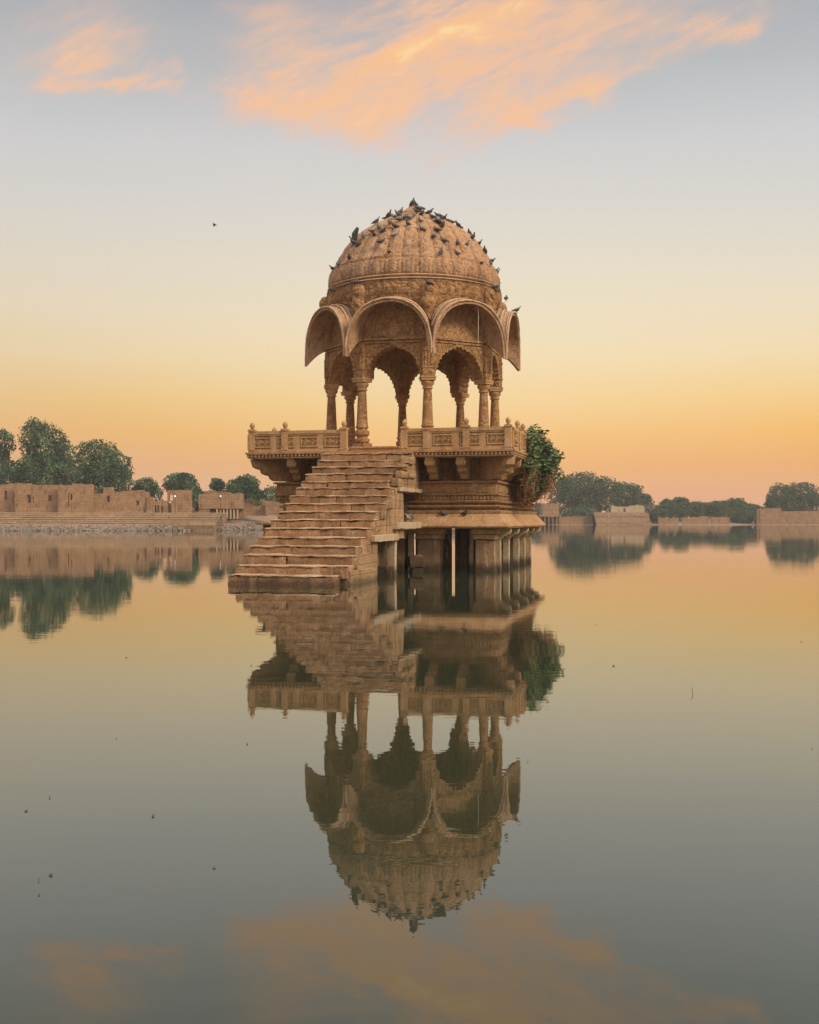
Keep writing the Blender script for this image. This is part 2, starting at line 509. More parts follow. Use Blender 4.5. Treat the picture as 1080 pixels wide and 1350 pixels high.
    def build(s, name, m, parent=None, smooth=35, bevel=0.0, worn=0.0, label=None):
        me = bpy.data.meshes.new(name)
        if worn:
            s.v = [tuple(Vector(q) + noise.noise_vector(Vector(q) * 1.9) * worn) for q in s.v]
        me.from_pydata(s.v, [], s.f)
        me.validate()
        bm = bmesh.new()
        bm.from_mesh(me)
        bmesh.ops.recalc_face_normals(bm, faces=bm.faces)
        bm.to_mesh(me)
        bm.free()
        if smooth is not None:
            me.polygons.foreach_set('use_smooth', [True] * len(me.polygons))
            try:
                me.set_sharp_from_angle(angle=R(smooth))
            except Exception:
                pass
        me.materials.append(m)
        o = bpy.data.objects.new(name, me)
        COL.objects.link(o)
        if parent: o.parent = parent
        if bevel:
            bv = o.modifiers.new('bevel', 'BEVEL')
            bv.width = bevel
            bv.segments = 2
            bv.limit_method = 'ANGLE'
            bv.angle_limit = R(40)
        if label: o['label'] = label
        return o


def tag(o, label=None, cat=None, group=None, kind=None):
    if label: o['label'] = label
    if cat: o['category'] = cat
    if group: o['group'] = group
    if kind: o['kind'] = kind
    return o


def empty(name, loc, rz=0.0):
    o = bpy.data.objects.new(name, None)
    COL.objects.link(o)
    o.location = loc
    o.rotation_euler = (0, 0, rz)
    o.empty_display_size = 0.2
    return o


def dup(o, parent=None):
    c = o.copy()
    COL.objects.link(c)
    c.parent = parent
    for ch in o.children:
        dup(ch, c)
    return c


rnd = random.Random(7)

# ------------------------------------------------------------------ setting: water and ground
wm = MB()
ringr = [0.0, 30, 120, 400, 1500, 5000]
rs = [[(r * math.cos(2 * PI * i / 48), r * math.sin(2 * PI * i / 48), 0) for i in range(48)] for r in ringr[1:]]
wm.rings(rs, True, True, False)
wo_ = wm.build('lake_water', M['water'], smooth=None)
tag(wo_, kind='structure')
wo_['label'] = 'calm green-grey lake mirroring the sky'


def shore_r(a):
    """distance of the waterline from the viewer in direction a (radians, 0 ahead, + right)"""
    t = math.tan(a) if abs(a) < 1.3 else 9 * (1 if a > 0 else -1)
    if abs(a) > 1.3: return 190.0
    if t < -0.22: base = 131 / math.cos(a)
    elif t < -0.11:
        k = (t + 0.22) / 0.11
        base = (131 + 14 * k) / math.cos(a)
    elif t < 0.08:
        k = (t + 0.11) / 0.19
        base = (145 + (262 - 145) * k * k * (3 - 2 * k)) / math.cos(a)
    else: base = 262 / math.cos(a)
    return base + (0.5 if t < -0.05 else 1.2) * noise.noise(Vector((t * 22, 3.3, 0)))


gm = MB()
NA = 360
offs = [-60, -12, -5, -1.5, 0, 0.8, 2.2, 3, 5, 7, 9, 11, 13, 18, 40, 120, 500, 1800, 5000]


def gh(d, t, a):
    left = 1 if t < -0.05 and abs(a) < 1.3 else 0
    if d <= 0: return max(-1.6, d * 0.25)
    if left:
        if d < 2.2: return 0.28 * d
        if d < 13: return 0.60 + (d - 2.2) * 0.10
        return 2.4 + min(1, (d - 11) / 400) * 0.5 + 0.25 * noise.noise(Vector((t * 30, d * 0.2, 0)))
    return min(0.3, d * 0.04) + min(1, d / 500) * 0.9 + (0.25 * noise.noise(Vector((t * 30, d * 0.2, 0))) if d > 3 else 0)


grs = []
for d in offs:
    ring = []
    for i in range(NA):
        a = -PI + 2 * PI * i / NA
        if abs(a) < 0.7: pass
        rr = max(15.0, shore_r(a) + d)
        t = math.tan(a) if abs(a) < 1.3 else 9
        ring.append((rr * math.sin(a), rr * math.cos(a), gh(d, t, a)))
    grs.append(ring)
gm.rings(grs, True, True, False)
go = gm.build('ground', M['soil'], smooth=60)
tag(go, kind='structure')

# ------------------------------------------------------------------ THE PAVILION
TH = R(14)
PAV = empty('lake_pavilion', (0.138, 34.43, 0), -TH)
tag(PAV, 'domed sandstone pavilion on a pillared platform standing in the lake with a stone stair', 'pavilion')

# --- piers under the platform
def pier(u0, u1, v0, v1, m, cap=True, z1=1.14, lab=None):
    b_ = MB()
    b_.rough_box(u0, u1, v0, v1, -1.2, z1 - (0.30 if cap else 0.0), 0.2, 0.014, u0 * 3 + v0)
    o = b_.build('pier', m, PAV, bevel=0.01, label=lab)
    if cap:
        c_ = MB()
        e = 0.05
        c_.rough_box(u0 - e, u1 + e, v0 - e, v1 + e, z1 - 0.297, z1 - 0.16, 0.2, 0.012, u0)
        c_.rough_box(u0 - e * 2, u1 + e * 2, v0 - e * 2, v1 + e * 2, z1 - 0.158, z1 - 0.003, 0.2, 0.012, u1)
        c_.build('pier_cap', M['plain'], o, bevel=0.012)
    return o


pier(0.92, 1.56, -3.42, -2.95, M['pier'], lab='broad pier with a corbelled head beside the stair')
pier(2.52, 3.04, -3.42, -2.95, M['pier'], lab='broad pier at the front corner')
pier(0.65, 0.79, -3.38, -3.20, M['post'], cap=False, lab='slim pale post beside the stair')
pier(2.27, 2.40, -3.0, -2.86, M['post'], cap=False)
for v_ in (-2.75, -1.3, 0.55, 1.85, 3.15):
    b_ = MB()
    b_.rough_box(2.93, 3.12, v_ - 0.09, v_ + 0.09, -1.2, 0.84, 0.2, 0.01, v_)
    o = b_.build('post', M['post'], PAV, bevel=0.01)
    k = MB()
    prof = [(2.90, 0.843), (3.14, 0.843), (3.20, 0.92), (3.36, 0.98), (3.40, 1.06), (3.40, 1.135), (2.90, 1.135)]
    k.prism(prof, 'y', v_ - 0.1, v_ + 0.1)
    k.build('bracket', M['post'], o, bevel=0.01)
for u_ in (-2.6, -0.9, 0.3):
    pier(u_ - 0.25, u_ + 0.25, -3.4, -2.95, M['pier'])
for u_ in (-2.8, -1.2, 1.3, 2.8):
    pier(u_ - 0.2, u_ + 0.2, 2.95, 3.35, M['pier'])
# masonry core walls, coloured near-black for shade, with the narrow gap one can see through
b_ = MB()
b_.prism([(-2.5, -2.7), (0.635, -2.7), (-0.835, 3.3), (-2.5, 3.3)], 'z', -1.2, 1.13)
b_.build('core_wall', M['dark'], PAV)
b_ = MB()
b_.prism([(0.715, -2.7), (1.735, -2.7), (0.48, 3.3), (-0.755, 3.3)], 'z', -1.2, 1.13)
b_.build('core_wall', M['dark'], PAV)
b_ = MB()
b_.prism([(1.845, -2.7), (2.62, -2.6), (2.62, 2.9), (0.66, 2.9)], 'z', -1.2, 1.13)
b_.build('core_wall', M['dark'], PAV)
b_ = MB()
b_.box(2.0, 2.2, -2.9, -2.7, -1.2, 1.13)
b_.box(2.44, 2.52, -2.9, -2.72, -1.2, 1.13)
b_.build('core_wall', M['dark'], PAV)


# --- platform base with mouldings (rings of a rectangle, worn at the left front)
def rect_ring(u0, u1, v0, v1, z, n=14):
    pts = []
    for i in range(n): pts.append((u0 + (u1 - u0) * i / n, v0, z))
    for i in range(n): pts.append((u1, v0 + (v1 - v0) * i / n, z))
    for i in range(n): pts.append((u1 - (u1 - u0) * i / n, v1, z))
    for i in range(n): pts.append((u0, v1 - (v1 - v0) * i / n, z))
    return pts


def moulded(prof, hu0, hu1, hv0, hv1, chip=True):
    rs = []
    for z, o_ in prof:
        l = hu0 - o_
        rs.append(rect_ring(l, hu1 + o_, hv0 - o_, hv1 + o_, z))
    return rs


HU, HV = 3.10, 3.50
b_ = MB()
prof = [(1.145, .10), (1.15, .36), (1.20, .40), (1.245, .38), (1.40, .24), (1.54, .12)]
b_.rings(moulded(prof, -2.75, HU, -HV, HV))
b_.build('plinth', M['plain'], PAV, smooth=25, worn=0.012, label='sloping worn ledge round the foot of the base')
b_ = MB()
prof = [(1.543, .10), (1.55, .13), (1.60, .14), (1.62, .13), (1.63, .03), (1.69, .03), (1.70, .11), (1.74, .13), (1.76, .11), (1.77, .02),
        (1.82, .02), (1.83, .10), (1.87, .12), (1.89, .10), (1.895, .01)]
b_.rings(moulded(prof, -2.85, HU, -HV, HV))
b_.build('base_moulding', M['frieze'], PAV, smooth=25, worn=0.01)
b_ = MB()
prof = [(1.90, .0), (2.02, .0), (2.03, .05), (2.07, .06), (2.08, .0), (2.30, .0), (2.31, -0.02), (2.36, -.02), (2.37, .05), (2.41, .06), (2.42, .05), (2.425, -.38),
        (3.04, -.38)]
b_.rings(moulded(prof, -3.12, HU, -HV, HV))
nd = 62
for i in range(nd):
    u_ = -3.05 + 6.1 * (i + 0.5) / nd
    b_.box(u_ - 0.030, u_ + 0.030, -HV - 0.045, -HV + 0.01, 1.915, 2.005)
for i in range(66):
    v_ = -3.45 + 6.9 * (i + 0.5) / 66
    b_.box(HU - 0.01, HU + 0.045, v_ - 0.030, v_ + 0.030, 1.915, 2.005)
# blind niches cut in relief on the front and right faces
for u_ in (1.5, 2.15, 2.75):
    b_.box(u_ - 0.2, u_ + 0.2, -HV - 0.02, -HV + 0.01, 2.12, 2.26)
for v_ in (-2.8, -1.6, -0.4, 0.8, 2.0, 3.0):
    b_.box(HU - 0.01, HU + 0.025, v_ - 0.35, v_ + 0.35, 2.12, 2.27)
    b_.box(HU - 0.01, HU + 0.03, v_ - 0.5, v_ + 0.5, 2.5, 2.66)
b_.build('base_wall', M['frieze'], PAV, smooth=25, worn=0.008)
# door-like slot in the front of the base behind the stair gets its shade from a near-black block in the niche


# --- deck slab with a beaded edge
DU, DV0, DV1 = 3.70, -4.22, 4.20
b_ = MB()
prof = [(3.043, -.12), (3.05, -.03), (3.085, -.02), (3.095, -.10), (3.155, -.10), (3.16, .02), (3.21, .03)]
b_.rings(moulded(prof, -DU, DU, DV0, DV1))
for i in range(70):
    u_ = -DU + 2 * DU * (i + 0.5) / 70
    b_.box(u_ - 0.030, u_ + 0.030, DV0 - 0.0, DV0 + 0.12, 3.096, 3.152)
    v_ = DV0 + (DV1 - DV0) * (i + 0.5) / 70
    b_.box(DU - 0.12, DU + 0.0, v_ - 0.034, v_ + 0.034, 3.096, 3.152)
    b_.box(-DU, -DU + 0.12, v_ - 0.034, v_ + 0.034, 3.096, 3.152)
b_.build('deck', M['plain'], PAV, smooth=25, worn=0.01, label='overhanging deck slab with a beaded edge')

# --- brackets under the deck
BR = [(-0.36, 2.45), (0.0, 2.45), (0.10, 2.46), (0.17, 2.52), (0.19, 2.60), (0.27, 2.615), (0.36, 2.66), (0.385, 2.76), (0.46, 2.775), (0.55, 2.83), (0.575, 2.93), (0.60, 3.04), (-0.36, 3.04)]


def bracket(pos, ang, wid=0.22, k=1.0):
    q = MB()
    q.prism([(x_ * k, z_) for x_, z_ in BR], 'y', -wid / 2, wid / 2)
    # round scroll on the nose and a boss beneath
    q.prism([(0.50 * k + 0.075 * math.cos(t), 2.90 + 0.075 * math.sin(t)) for t in [i * PI / 6 for i in range(12)]], 'y', -wid / 2 - 0.025, wid / 2 + 0.025)
    q.prism([(0.30 * k + 0.065 * math.cos(t), 2.72 + 0.065 * math.sin(t)) for t in [i * PI / 6 for i in range(12)]], 'y', -wid / 2 - 0.02, wid / 2 + 0.02)
    q.xf(Matrix.Translation((pos[0], pos[1], 0)) @ Matrix.Rotation(ang, 4, 'Z'))
    q.build('bracket', M['plain'], PAV, smooth=40, worn=0.012)


for u_ in (-2.45, -1.55, 1.42, 2.26):
    bracket((u_, -HV + 0.05), -PI / 2, k=1.12)
bracket((HU - 0.06, -HV + 0.06), -PI / 4, 0.24, 1.35)
bracket((-3.06, -HV + 0.06), -3 * PI / 4, 0.24, 1.35)
for v_ in (-2.5, -1.5, -0.4, 0.8, 2.0, 3.1):
    bracket((HU - 0.06, v_), 0)
    bracket((-3.06, v_), PI)
for u_ in (-2.2, -0.7, 0.8, 2.2):
    bracket((u_, HV - 0.05), PI / 2)
bracket((HU - 0.06, HV - 0.06), PI / 4, 0.24, 1.35)
bracket((-3.06, HV - 0.06), 3 * PI / 4, 0.24, 1.35)


# --- balustrades
def post_mb(u_, v_, s=0.085, top=3.86, knob=True, kr=0.072):
    q = MB()
    q.box(u_ - s, u_ + s, v_ - s, v_ + s, 3.213, top)
    q.box(u_ - s - 0.015, u_ + s + 0.015, v_ - s - 0.015, v_ + s + 0.015, 3.27, 3.31)
    q.box(u_ - s - 0.02, u_ + s + 0.02, v_ - s - 0.02, v_ + s + 0.02, top - 0.06, top - 0.02)
    if knob:
        q.lathe([(0.035, 0), (0.045, 0.02), (kr * .8, 0.05), (kr, 0.09), (kr, 0.12), (kr * .75, 0.155), (kr * .4, 0.175), (0.01, 0.20)], (u_, v_), 12, z0=top)
    return q


def balustrade(a, b_, posts, relief_side=1, knobs=None, low=False, bays=None):
    """a, b_: ends in (u, v); posts: fractions along"""
    a, b_ = Vector(a), Vector(b_)
    L = (b_ - a).length
    ang = math.atan2((b_ - a).y, (b_ - a).x)
    q = MB()
    z0 = 3.213
    zt = 3.80 if not low else 3.42
    q.box(0, L, -0.06, 0.06, z0, z0 + 0.09)
    q.box(0, L, -0.015, 0.015, z0 + 0.09, zt - 0.09)
    q.box(0, L, -0.065, 0.065, zt - 0.088, zt)
    if not low:
        q.box(0, L, -0.05, 0.05, zt - 0.13, zt - 0.09)
        nb = bays or max(1, round(L / 0.72))
        for i in range(nb):
            x0, x1 = L * i / nb + 0.10, L * (i + 1) / nb - 0.10
            zb, zu = z0 + 0.13, zt - 0.17
            for sgn in (-1, 1):
                y0, y1 = (0.014, 0.056) if sgn > 0 else (-0.056, -0.014)
                q.box(x0, x1, y0, y1, zb, zb + 0.035)
                q.box(x0, x1, y0, y1, zu - 0.035, zu)
                q.box(x0, x0 + 0.025, y0, y1, zb + 0.025, zu - 0.025)
                q.box(x1 - 0.025, x1, y0, y1, zb + 0.025, zu - 0.025)
                q.box(x0 - 0.2, x0 - 0.03, y0 * .8, y1 * .8, z0 + 0.09, zt - 0.09)
                q.box(x1 + 0.03, x1 + 0.10, y0 * .8, y1 * .8, z0 + 0.09, zt - 0.09)
                # lozenges inside the frame
                nz = max(1, round((x1 - x0) / 0.19))
                zc = (zb + zu) / 2
                for k in range(nz):
                    xc = x0 + 0.03 + (x1 - x0 - 0.06) * (k + 0.5) / nz
                    hw, hz = (x1 - x0 - 0.08) / nz / 2, (zu - zb) / 2 - 0.04
                    for s_ in (1.0, 0.5):
                        yy = y1 if sgn > 0 else y0
                        outer = [(xc - hw * s_, zc), (xc, zc - hz * s_), (xc + hw * s_, zc), (xc, zc + hz * s_)]
                        ins = [(xc + (x_ - xc) * (0.72 if s_ == 1 else 0.15), zc + (z_ - zc) * (0.72 if s_ == 1 else 0.15)) for x_, z_ in outer]
                        base = 0.014 * sgn
                        vs = [(x_, base, z_) for x_, z_ in outer] + [(x_ + (xc - x_) * .12, yy, z_ + (zc - z_) * .12) for x_, z_ in outer] + \
                             [(x_, yy, z_) for x_, z_ in ins] + [(x_, base, z_) for x_, z_ in ins]
                        fs = []
                        for e in range(4):
                            g_ = (e + 1) % 4
                            for r_ in range(3):
                                fs.append((r_ * 4 + e, r_ * 4 + g_, (r_ + 1) * 4 + g_, (r_ + 1) * 4 + e))
                        q.add(vs, fs)
    q.xf(Matrix.Translation((a.x, a.y, 0)) @ Matrix.Rotation(ang, 4, 'Z'))
    o = q.build('balustrade' if not low else 'kerb_rail', M['rail'], PAV, smooth=25, worn=0.008)
    for i, t in enumerate(posts):
        c_ = a + (b_ - a) * t
        kn = True if knobs is None else knobs[i]
        pm = post_mb(c_.x, c_.y, top=(3.86 if kn else 3.81) if not low else 3.5, knob=kn)
        pm.build('post', M['plain'], o, smooth=30, worn=0.01)
    return o


VB = -4.10
balustrade((-3.60, VB), (-0.90, VB), [0.01, 0.365, 0.985], bays=4)
balustrade((0.72, VB), (3.60, VB), [0.01, 0.22, 0.59, 0.975], knobs=[True, False, True, True], bays=4)
balustrade((3.60, VB + 0.15), (3.60, 4.05), [0.12, 0.25, 0.45, 0.65, 0.85, 0.985], bays=10)
balustrade((-3.60, VB + 0.15), (-3.60, 4.05), [0.2, 0.4, 0.6, 0.8, 0.985], bays=10)
balustrade((-3.45, 4.05), (3.45, 4.05), [0.1, 0.25, 0.40, 0.55, 0.7, 0.85], low=True)
# low knobs behind
# --- pavilion floor plinth (octagon)
T8 = math.tan(PI / 8)


def octr(ap, k=0.0):
    """radius function of an octagon with apothem ap, faces towards the front"""
    def f_(r, z, a):
        aa = (a + PI / 8) % (PI / 4) - PI / 8
        return r / math.cos(aa)
    return f_


OR = lambda r, z, a: r / math.cos((a + PI / 8) % (PI / 4) - PI / 8)
b_ = MB()
b_.lathe([(2.78, 3.213), (2.80, 3.26), (2.72, 3.28), (2.72, 3.37), (2.76, 3.39), (2.76, 3.43)], n=64, rfun=OR)
b_.build('pavilion_floor', M['plain'], PAV, smooth=25, worn=0.008)

# --- columns
RC = 2.50
colm = MB()
colm.box(-0.20, 0.20, -0.20, 0.20, 3.432, 3.55)
colm.lathe([(0.17, 3.55), (0.21, 3.58), (0.215, 3.66), (0.16, 3.70), (0.15, 3.74), (0.20, 3.78), (0.215, 3.84), (0.20, 3.90), (0.15, 3.93), (0.15, 3.97), (0.185, 3.99), (0.185, 4.02),
            (0.165, 4.05), (0.15, 4.30), (0.135, 4.70), (0.118, 5.0), (0.118, 5.04)], n=16)
capm = MB()
capm.lathe([(0.125, 5.043), (0.15, 5.06), (0.15, 5.09), (0.125, 5.10), (0.135, 5.13), (0.18, 5.18), (0.195, 5.23), (0.17, 5.26), (0.19, 5.28)], n=16)
capm.box(-0.20, 0.20, -0.20, 0.20, 5.283, 5.345)
capm.box(-0.215, 0.215, -0.215, 0.215, 5.348, 5.40)
col0 = None
for k in range(8):
    a = PI / 8 + k * PI / 4
    if col0 is None:
        col0 = colm.build('column', M['carved'], PAV, smooth=30)
        capo = capm.build('capital', M['plain'], col0, smooth=30)
        o = col0
    else:
        o = dup(col0, PAV)
    o.location = (RC * math.sin(a), -RC * math.cos(a), 0)
    o.rotation_euler = (0, 0, a)

# --- arcade walls with cusped arches: local frame s (along), n (outward), z
AO, AI = 2.44, 2.05


def arch_pts():
    ctrl = [(0.80, 5.403), (0.765, 5.55), (0.70, 5.66), (0.655, 5.80), (0.58, 5.90), (0.50, 6.02), (0.38, 6.09), (0.27, 6.17), (0.13, 6.20), (0.0, 6.27)]
    half = []
    for i in range(len(ctrl) - 1):
        (s0, z0), (s1, z1) = ctrl[i], ctrl[i + 1]
        for t in range(6):
            f_ = t / 6
            s_, z_ = s0 + (s1 - s0) * f_, z0 + (z1 - z0) * f_
            nx, nz = (z1 - z0), -(s1 - s0)
            ln = math.hypot(nx, nz)
            bul = 0.045 * math.sin(PI * f_)
            half.append((s_ + abs(nx) / ln * bul, z_ + abs(nz) / ln * bul))
    half.append(ctrl[-1])
    # shrink to a foot above the capital
    half = [(min(s_, 0.80), z_) for s_, z_ in half]
    left = [(-s_, z_) for s_, z_ in half]
    right = [(s_, z_) for s_, z_ in reversed(half[:-1])]
    return left + right


AP = arch_pts()
ZT = 6.50


def wall_mesh():
    q = MB()
    vs, fs = [], []
    rows = []
    n_ = len(AP)
    for ap, hw in ((AO, AO * T8), (AI, AI * T8)):
        kk = 0.80 * (1 - hw / (AO * T8))
        lower = [(s_ - math.copysign(kk * 0.6 * min(1, abs(s_) / 0.8) ** 3, s_), z_) for s_, z_ in AP]
        for s_, z_ in lower: vs.append((s_, ap, z_))
        # the outer border, walked with the same count
        for s_, z_ in lower:
            t = s_ / abs(lower[0][0])
            vs.append((hw * max(-1, min(1, t * 1.0)), ap, ZT))
        # corners
        vs.append((-hw, ap, 5.403))
        vs.append((hw, ap, 5.403))
        vs.append((-hw, ap, ZT))
        vs.append((hw, ap, ZT))
    K = 2 * n_ + 4
    for base in (0, K):
        for i in range(n_ - 1):
            fs.append((base + i, base + i + 1, base + n_ + i + 1, base + n_ + i))
        fs.append((base + 0, base + n_, base + 2 * n_ + 2, base + 2 * n_))
        fs.append((base + n_ - 1, base + 2 * n_ - 1, base + 2 * n_ + 3, base + 2 * n_ + 1))
    for i in range(n_ - 1):
        fs.append((i, i + 1, K + i + 1, K + i))
    fs.append((0, 2 * n_, K + 2 * n_, K))
    fs.append((n_ - 1, 2 * n_ + 1, K + 2 * n_ + 1, K + n_ - 1))
    # raised archivolt following the cusps, and architrave bands
    q.add([(s_, n__, z_) for s_, n__, z_ in vs], fs)
    out = [(s_ * 1.09, z_ + 0.075 if abs(s_) < .75 else z_) for s_, z_ in AP]
    vs2, fs2 = [], []
    for i in range(n_):
        for (s_, z_), y_ in ((AP[i], AO - 0.01), (AP[i], AO + 0.03), (out[i], AO + 0.03), (out[i], AO - 0.01)):
            vs2.append((max(-0.97, min(0.97, s_)), y_, z_))
    for i in range(n_ - 1):
        for c_ in range(4):
            d_ = (c_ + 1) % 4
            fs2.append((i * 4 + c_, i * 4 + d_, (i + 1) * 4 + d_, (i + 1) * 4 + c_))
    q.add(vs2, fs2)
    # two bands over the arch (architrave) as trapezia so that neighbours meet
    for z0, z1, a0 in ((6.36, 6.41, AO + 0.045), (6.44, 6.497, AO + 0.07)):
        hw, hi = a0 * T8, (AO - 0.02) * T8
        q.rings([[(-hw, a0, z0), (hw, a0, z0), (hi, AO - 0.02, z0), (-hi, AO - 0.02, z0)], [(-hw, a0, z1), (hw, a0, z1), (hi, AO - 0.02, z1), (-hi, AO - 0.02, z1)]])
    return q


aw0 = None
# face-local (s, n, z) -> pavilion frame: rotate so that n points outward at azimuth a
def face_rot(a):
    # s -> (cos a, sin a), n -> (sin a, -cos a) ; a mirrored frame, so build with matrix
    return Matrix(((math.cos(a), math.sin(a), 0, 0), (math.sin(a), -math.cos(a), 0, 0), (0, 0, 1, 0), (0, 0, 0, 1)))


def wrelief(x_, z_):
    f = 21.0
    a_ = math.sin(f * x_ + 2.2 * math.sin(f * .55 * z_)) * math.sin(f * z_ + 2.2 * math.sin(f * .5 * x_))
    return 0.5 + 0.5 * math.copysign(abs(a_) ** 0.6, a_)


def arch_z(s_):
    s_ = abs(s_)
    best = 5.41
    for (a_, za_), (b_, zb_) in zip(AP[:-1], AP[1:]):
        if a_ <= -s_ <= b_ or b_ <= -s_ <= a_:
            best = max(best, za_ + (zb_ - za_) * ((-s_ - a_) / (b_ - a_) if abs(b_ - a_) > 1e-6 else 0))
    return best


base_wall = wall_mesh()
nx_, nz_ = 80, 26
vs, fs = [], []
for i in range(nx_ + 1):
    s_ = -0.97 + 1.94 * i / nx_
    zl = arch_z(s_) + (0.10 if abs(s_) < 0.8 else 0.02)
    for k in range(nz_ + 1):
        z_ = zl + (6.355 - zl) * k / nz_
        e_ = i in (0, nx_) or k in (0, nz_)
        vs.append((s_, AO + (0.001 if e_ else 0.008 + 0.024 * wrelief(s_, z_)), z_))
for i in range(nx_):
    for k in range(nz_):
        a_ = i * (nz_ + 1) + k
        fs.append((a_, a_ + 1, a_ + nz_ + 2, a_ + nz_ + 1))
base_wall.add(vs, fs)
base_wall.xf(face_rot(0))
for k in range(8):
    if aw0 is None:
        aw0 = base_wall.build('arch', M['carved'], PAV, smooth=40, label='scalloped arch of the arcade')
        o = aw0
    else:
        o = dup(aw0, PAV)
    o.rotation_euler = (0, 0, k * PI / 4)

# blocks carrying the arches over each column
pb = MB()
pb.box(-0.17, 0.17, -2.69, -2.16, 5.403, 6.355)
pb.box(-0.07, 0.07, -2.3, -2.12, 5.405, 6.40)
pb.box(-0.19, 0.19, -2.71, -2.5, 5.62, 5.67)
pb.box(-0.185, 0.185, -2.71, -2.5, 6.10, 6.16)
for x_ in (-0.09, 0.0, 0.09):
    pb.box(x_ - 0.022, x_ + 0.022, -2.712, -2.6, 5.68, 6.09)
p0 = None
for k in range(8):
    if p0 is None:
        p0 = pb.build('impost', M['carved'], PAV, smooth=30, bevel=0.008)
        o = p0
    else:
        o = dup(p0, PAV)
    o.rotation_euler = (0, 0, PI / 8 + k * PI / 4)

# pendant scroll corbels inside each arch springing
for sgn in (-1, 1):
    cp = MB()
    poly = [(0.80, 5.403), (0.80, 5.80), (0.64, 5.80), (0.66, 5.74), (0.72, 5.70), (0.69, 5.64), (0.74, 5.58), (0.73, 5.50), (0.77, 5.45)]
    poly = [(sgn * x_, z_) for x_, z_ in poly]
    cp.prism(poly, 'y', -AO + 0.05, -AI - 0.03)
    c0 = None
    for k in range(8):
        if c0 is None:
            c0 = cp.build('corbel', M['carved'], PAV, smooth=40)
            o = c0
        else:
            o = dup(c0, PAV)
        o.rotation_euler = (0, 0, k * PI / 4)

# --- drum wall over the arcade: octagon turning into a circle
def drum_r(r, z, a):
    k = min(1, max(0, (z - 7.0) / 1.0))
    k = k * k * (3 - 2 * k)
    o_ = r / math.cos((a + PI / 8) % (PI / 4) - PI / 8)
    return o_ * (1 - k) + (r * 1.045) * k


b_ = MB()
out = [(2.46, 6.503), (2.42, 6.55), (2.42, 7.0), (2.43, 7.4), (2.46, 7.7), (2.50, 7.95), (2.53, 8.10)]
inn = [(2.30, 8.10), (2.25, 7.7), (2.10, 7.2), (2.05, 6.503)]
b_.lathe(out + inn, n=96, rfun=drum_r, cap=False)
n_ = 96
# close bottom between inner and outer ring
o_ = len(b_.v) - n_ * (len(out) + len(inn))
last = o_ + n_ * (len(out) + len(inn) - 1)
for i in range(n_):
    j = (i + 1) % n_
    b_.f.append((o_ + i, o_ + j, last + j, last + i))
b_.build('drum', M['carved'], PAV, smooth=50, worn=0.01)

# ring mouldings at the foot of the dome
b_ = MB()
b_.lathe([(2.50, 8.103), (2.60, 8.12), (2.64, 8.15), (2.60, 8.18), (2.54, 8.19), (2.54, 8.21), (2.60, 8.225), (2.62, 8.25), (2.59, 8.275), (2.5, 8.28)], n=128)
b_.build('dome_ring', M['rim'], PAV, smooth=50)

# --- dome
NL = 32


def lobe(r, z, a):
    c_ = abs(math.cos(a * NL / 2))            # 1 at the crest, 0 in the groove
    k = min(1, max(0.0, (r - 0.25) / 1.2))
    depth = 0.085 * k
    rr = r + depth * (c_ ** 0.55 - 0.62)
    # two rows of carved petals round the foot
    if z < 8.80:
        t = (z - 8.28) / 0.52
        c2 = abs(math.cos(a * NL))
        edge = 0.35 + 0.60 * c2
        rr += (0.040 * c2 ** 0.5 * (1 - t * 0.4) if t < edge else -0.012)
    else:
        # leaf-shaped outline cut into each rib, with a small rosette
        t = (z - 8.80) / 0.55
        rr += 0.012 * math.sin(9 * t + 2 * c_) * c_ if t < 1.2 else 0.0
        rr += 0.010 * k * math.sin(z * 26) * math.sin(a * NL * 1.5)
    return rr + 0.010 * noise.noise(Vector((math.sin(a) * 3 * r, math.cos(a) * 3 * r, z * 3)))


DP0 = [(2.56, 8.283), (2.60, 8.34), (2.605, 8.45), (2.60, 8.58), (2.565, 8.72), (2.55, 8.74), (2.52, 8.84), (2.44, 8.97), (2.37, 9.08), (2.28, 9.26), (2.18, 9.42), (2.07, 9.57), (1.95, 9.71),
      (1.80, 9.85), (1.64, 9.97), (1.45, 10.09), (1.25, 10.21), (1.05, 10.32), (0.86, 10.41), (0.66, 10.49), (0.50, 10.54), (0.44, 10.555)]
DP = []
for (ra, za), (rb, zb_) in zip(DP0[:-1], DP0[1:]):
    for t in (0, 1 / 3, 2 / 3):
        r_ = ra + (rb - ra) * t
        DP.append((r_ * (0.972 if r_ > 1.0 else 0.98), za + (zb_ - za) * t))
DP.append((0.44, 10.555))
b_ = MB()
b_.lathe(DP, n=384, rfun=lobe)
b_.lathe([(2.30, 8.10), (2.25, 8.4), (2.1, 8.9), (1.7, 9.5), (1.0, 10.0), (0.2, 10.2)], n=48)
dome = b_.build('dome', M['dome'], PAV, smooth=60, label='ribbed dome crowded with pigeons')
b_ = MB()
FP0 = [(0.45, 10.53), (0.47, 10.56), (0.45, 10.60), (0.36, 10.62), (0.37, 10.66), (0.32, 10.72), (0.24, 10.80), (0.17, 10.88), (0.10, 10.94), (0.07, 10.97), (0.085, 11.0), (0.05, 11.04), (0.01, 11.05)]
FP = [(r_, 10.53 + (z_ - 10.53) * 0.80) for r_, z_ in FP0]
b_.lathe(FP, n=40, rfun=lambda r, z, a: r * (1 + (0.06 * abs(math.cos(a * 4)) if r > 0.12 else 0)))
b_.build('finial', M['dome'], dome, smooth=40, worn=0.012)

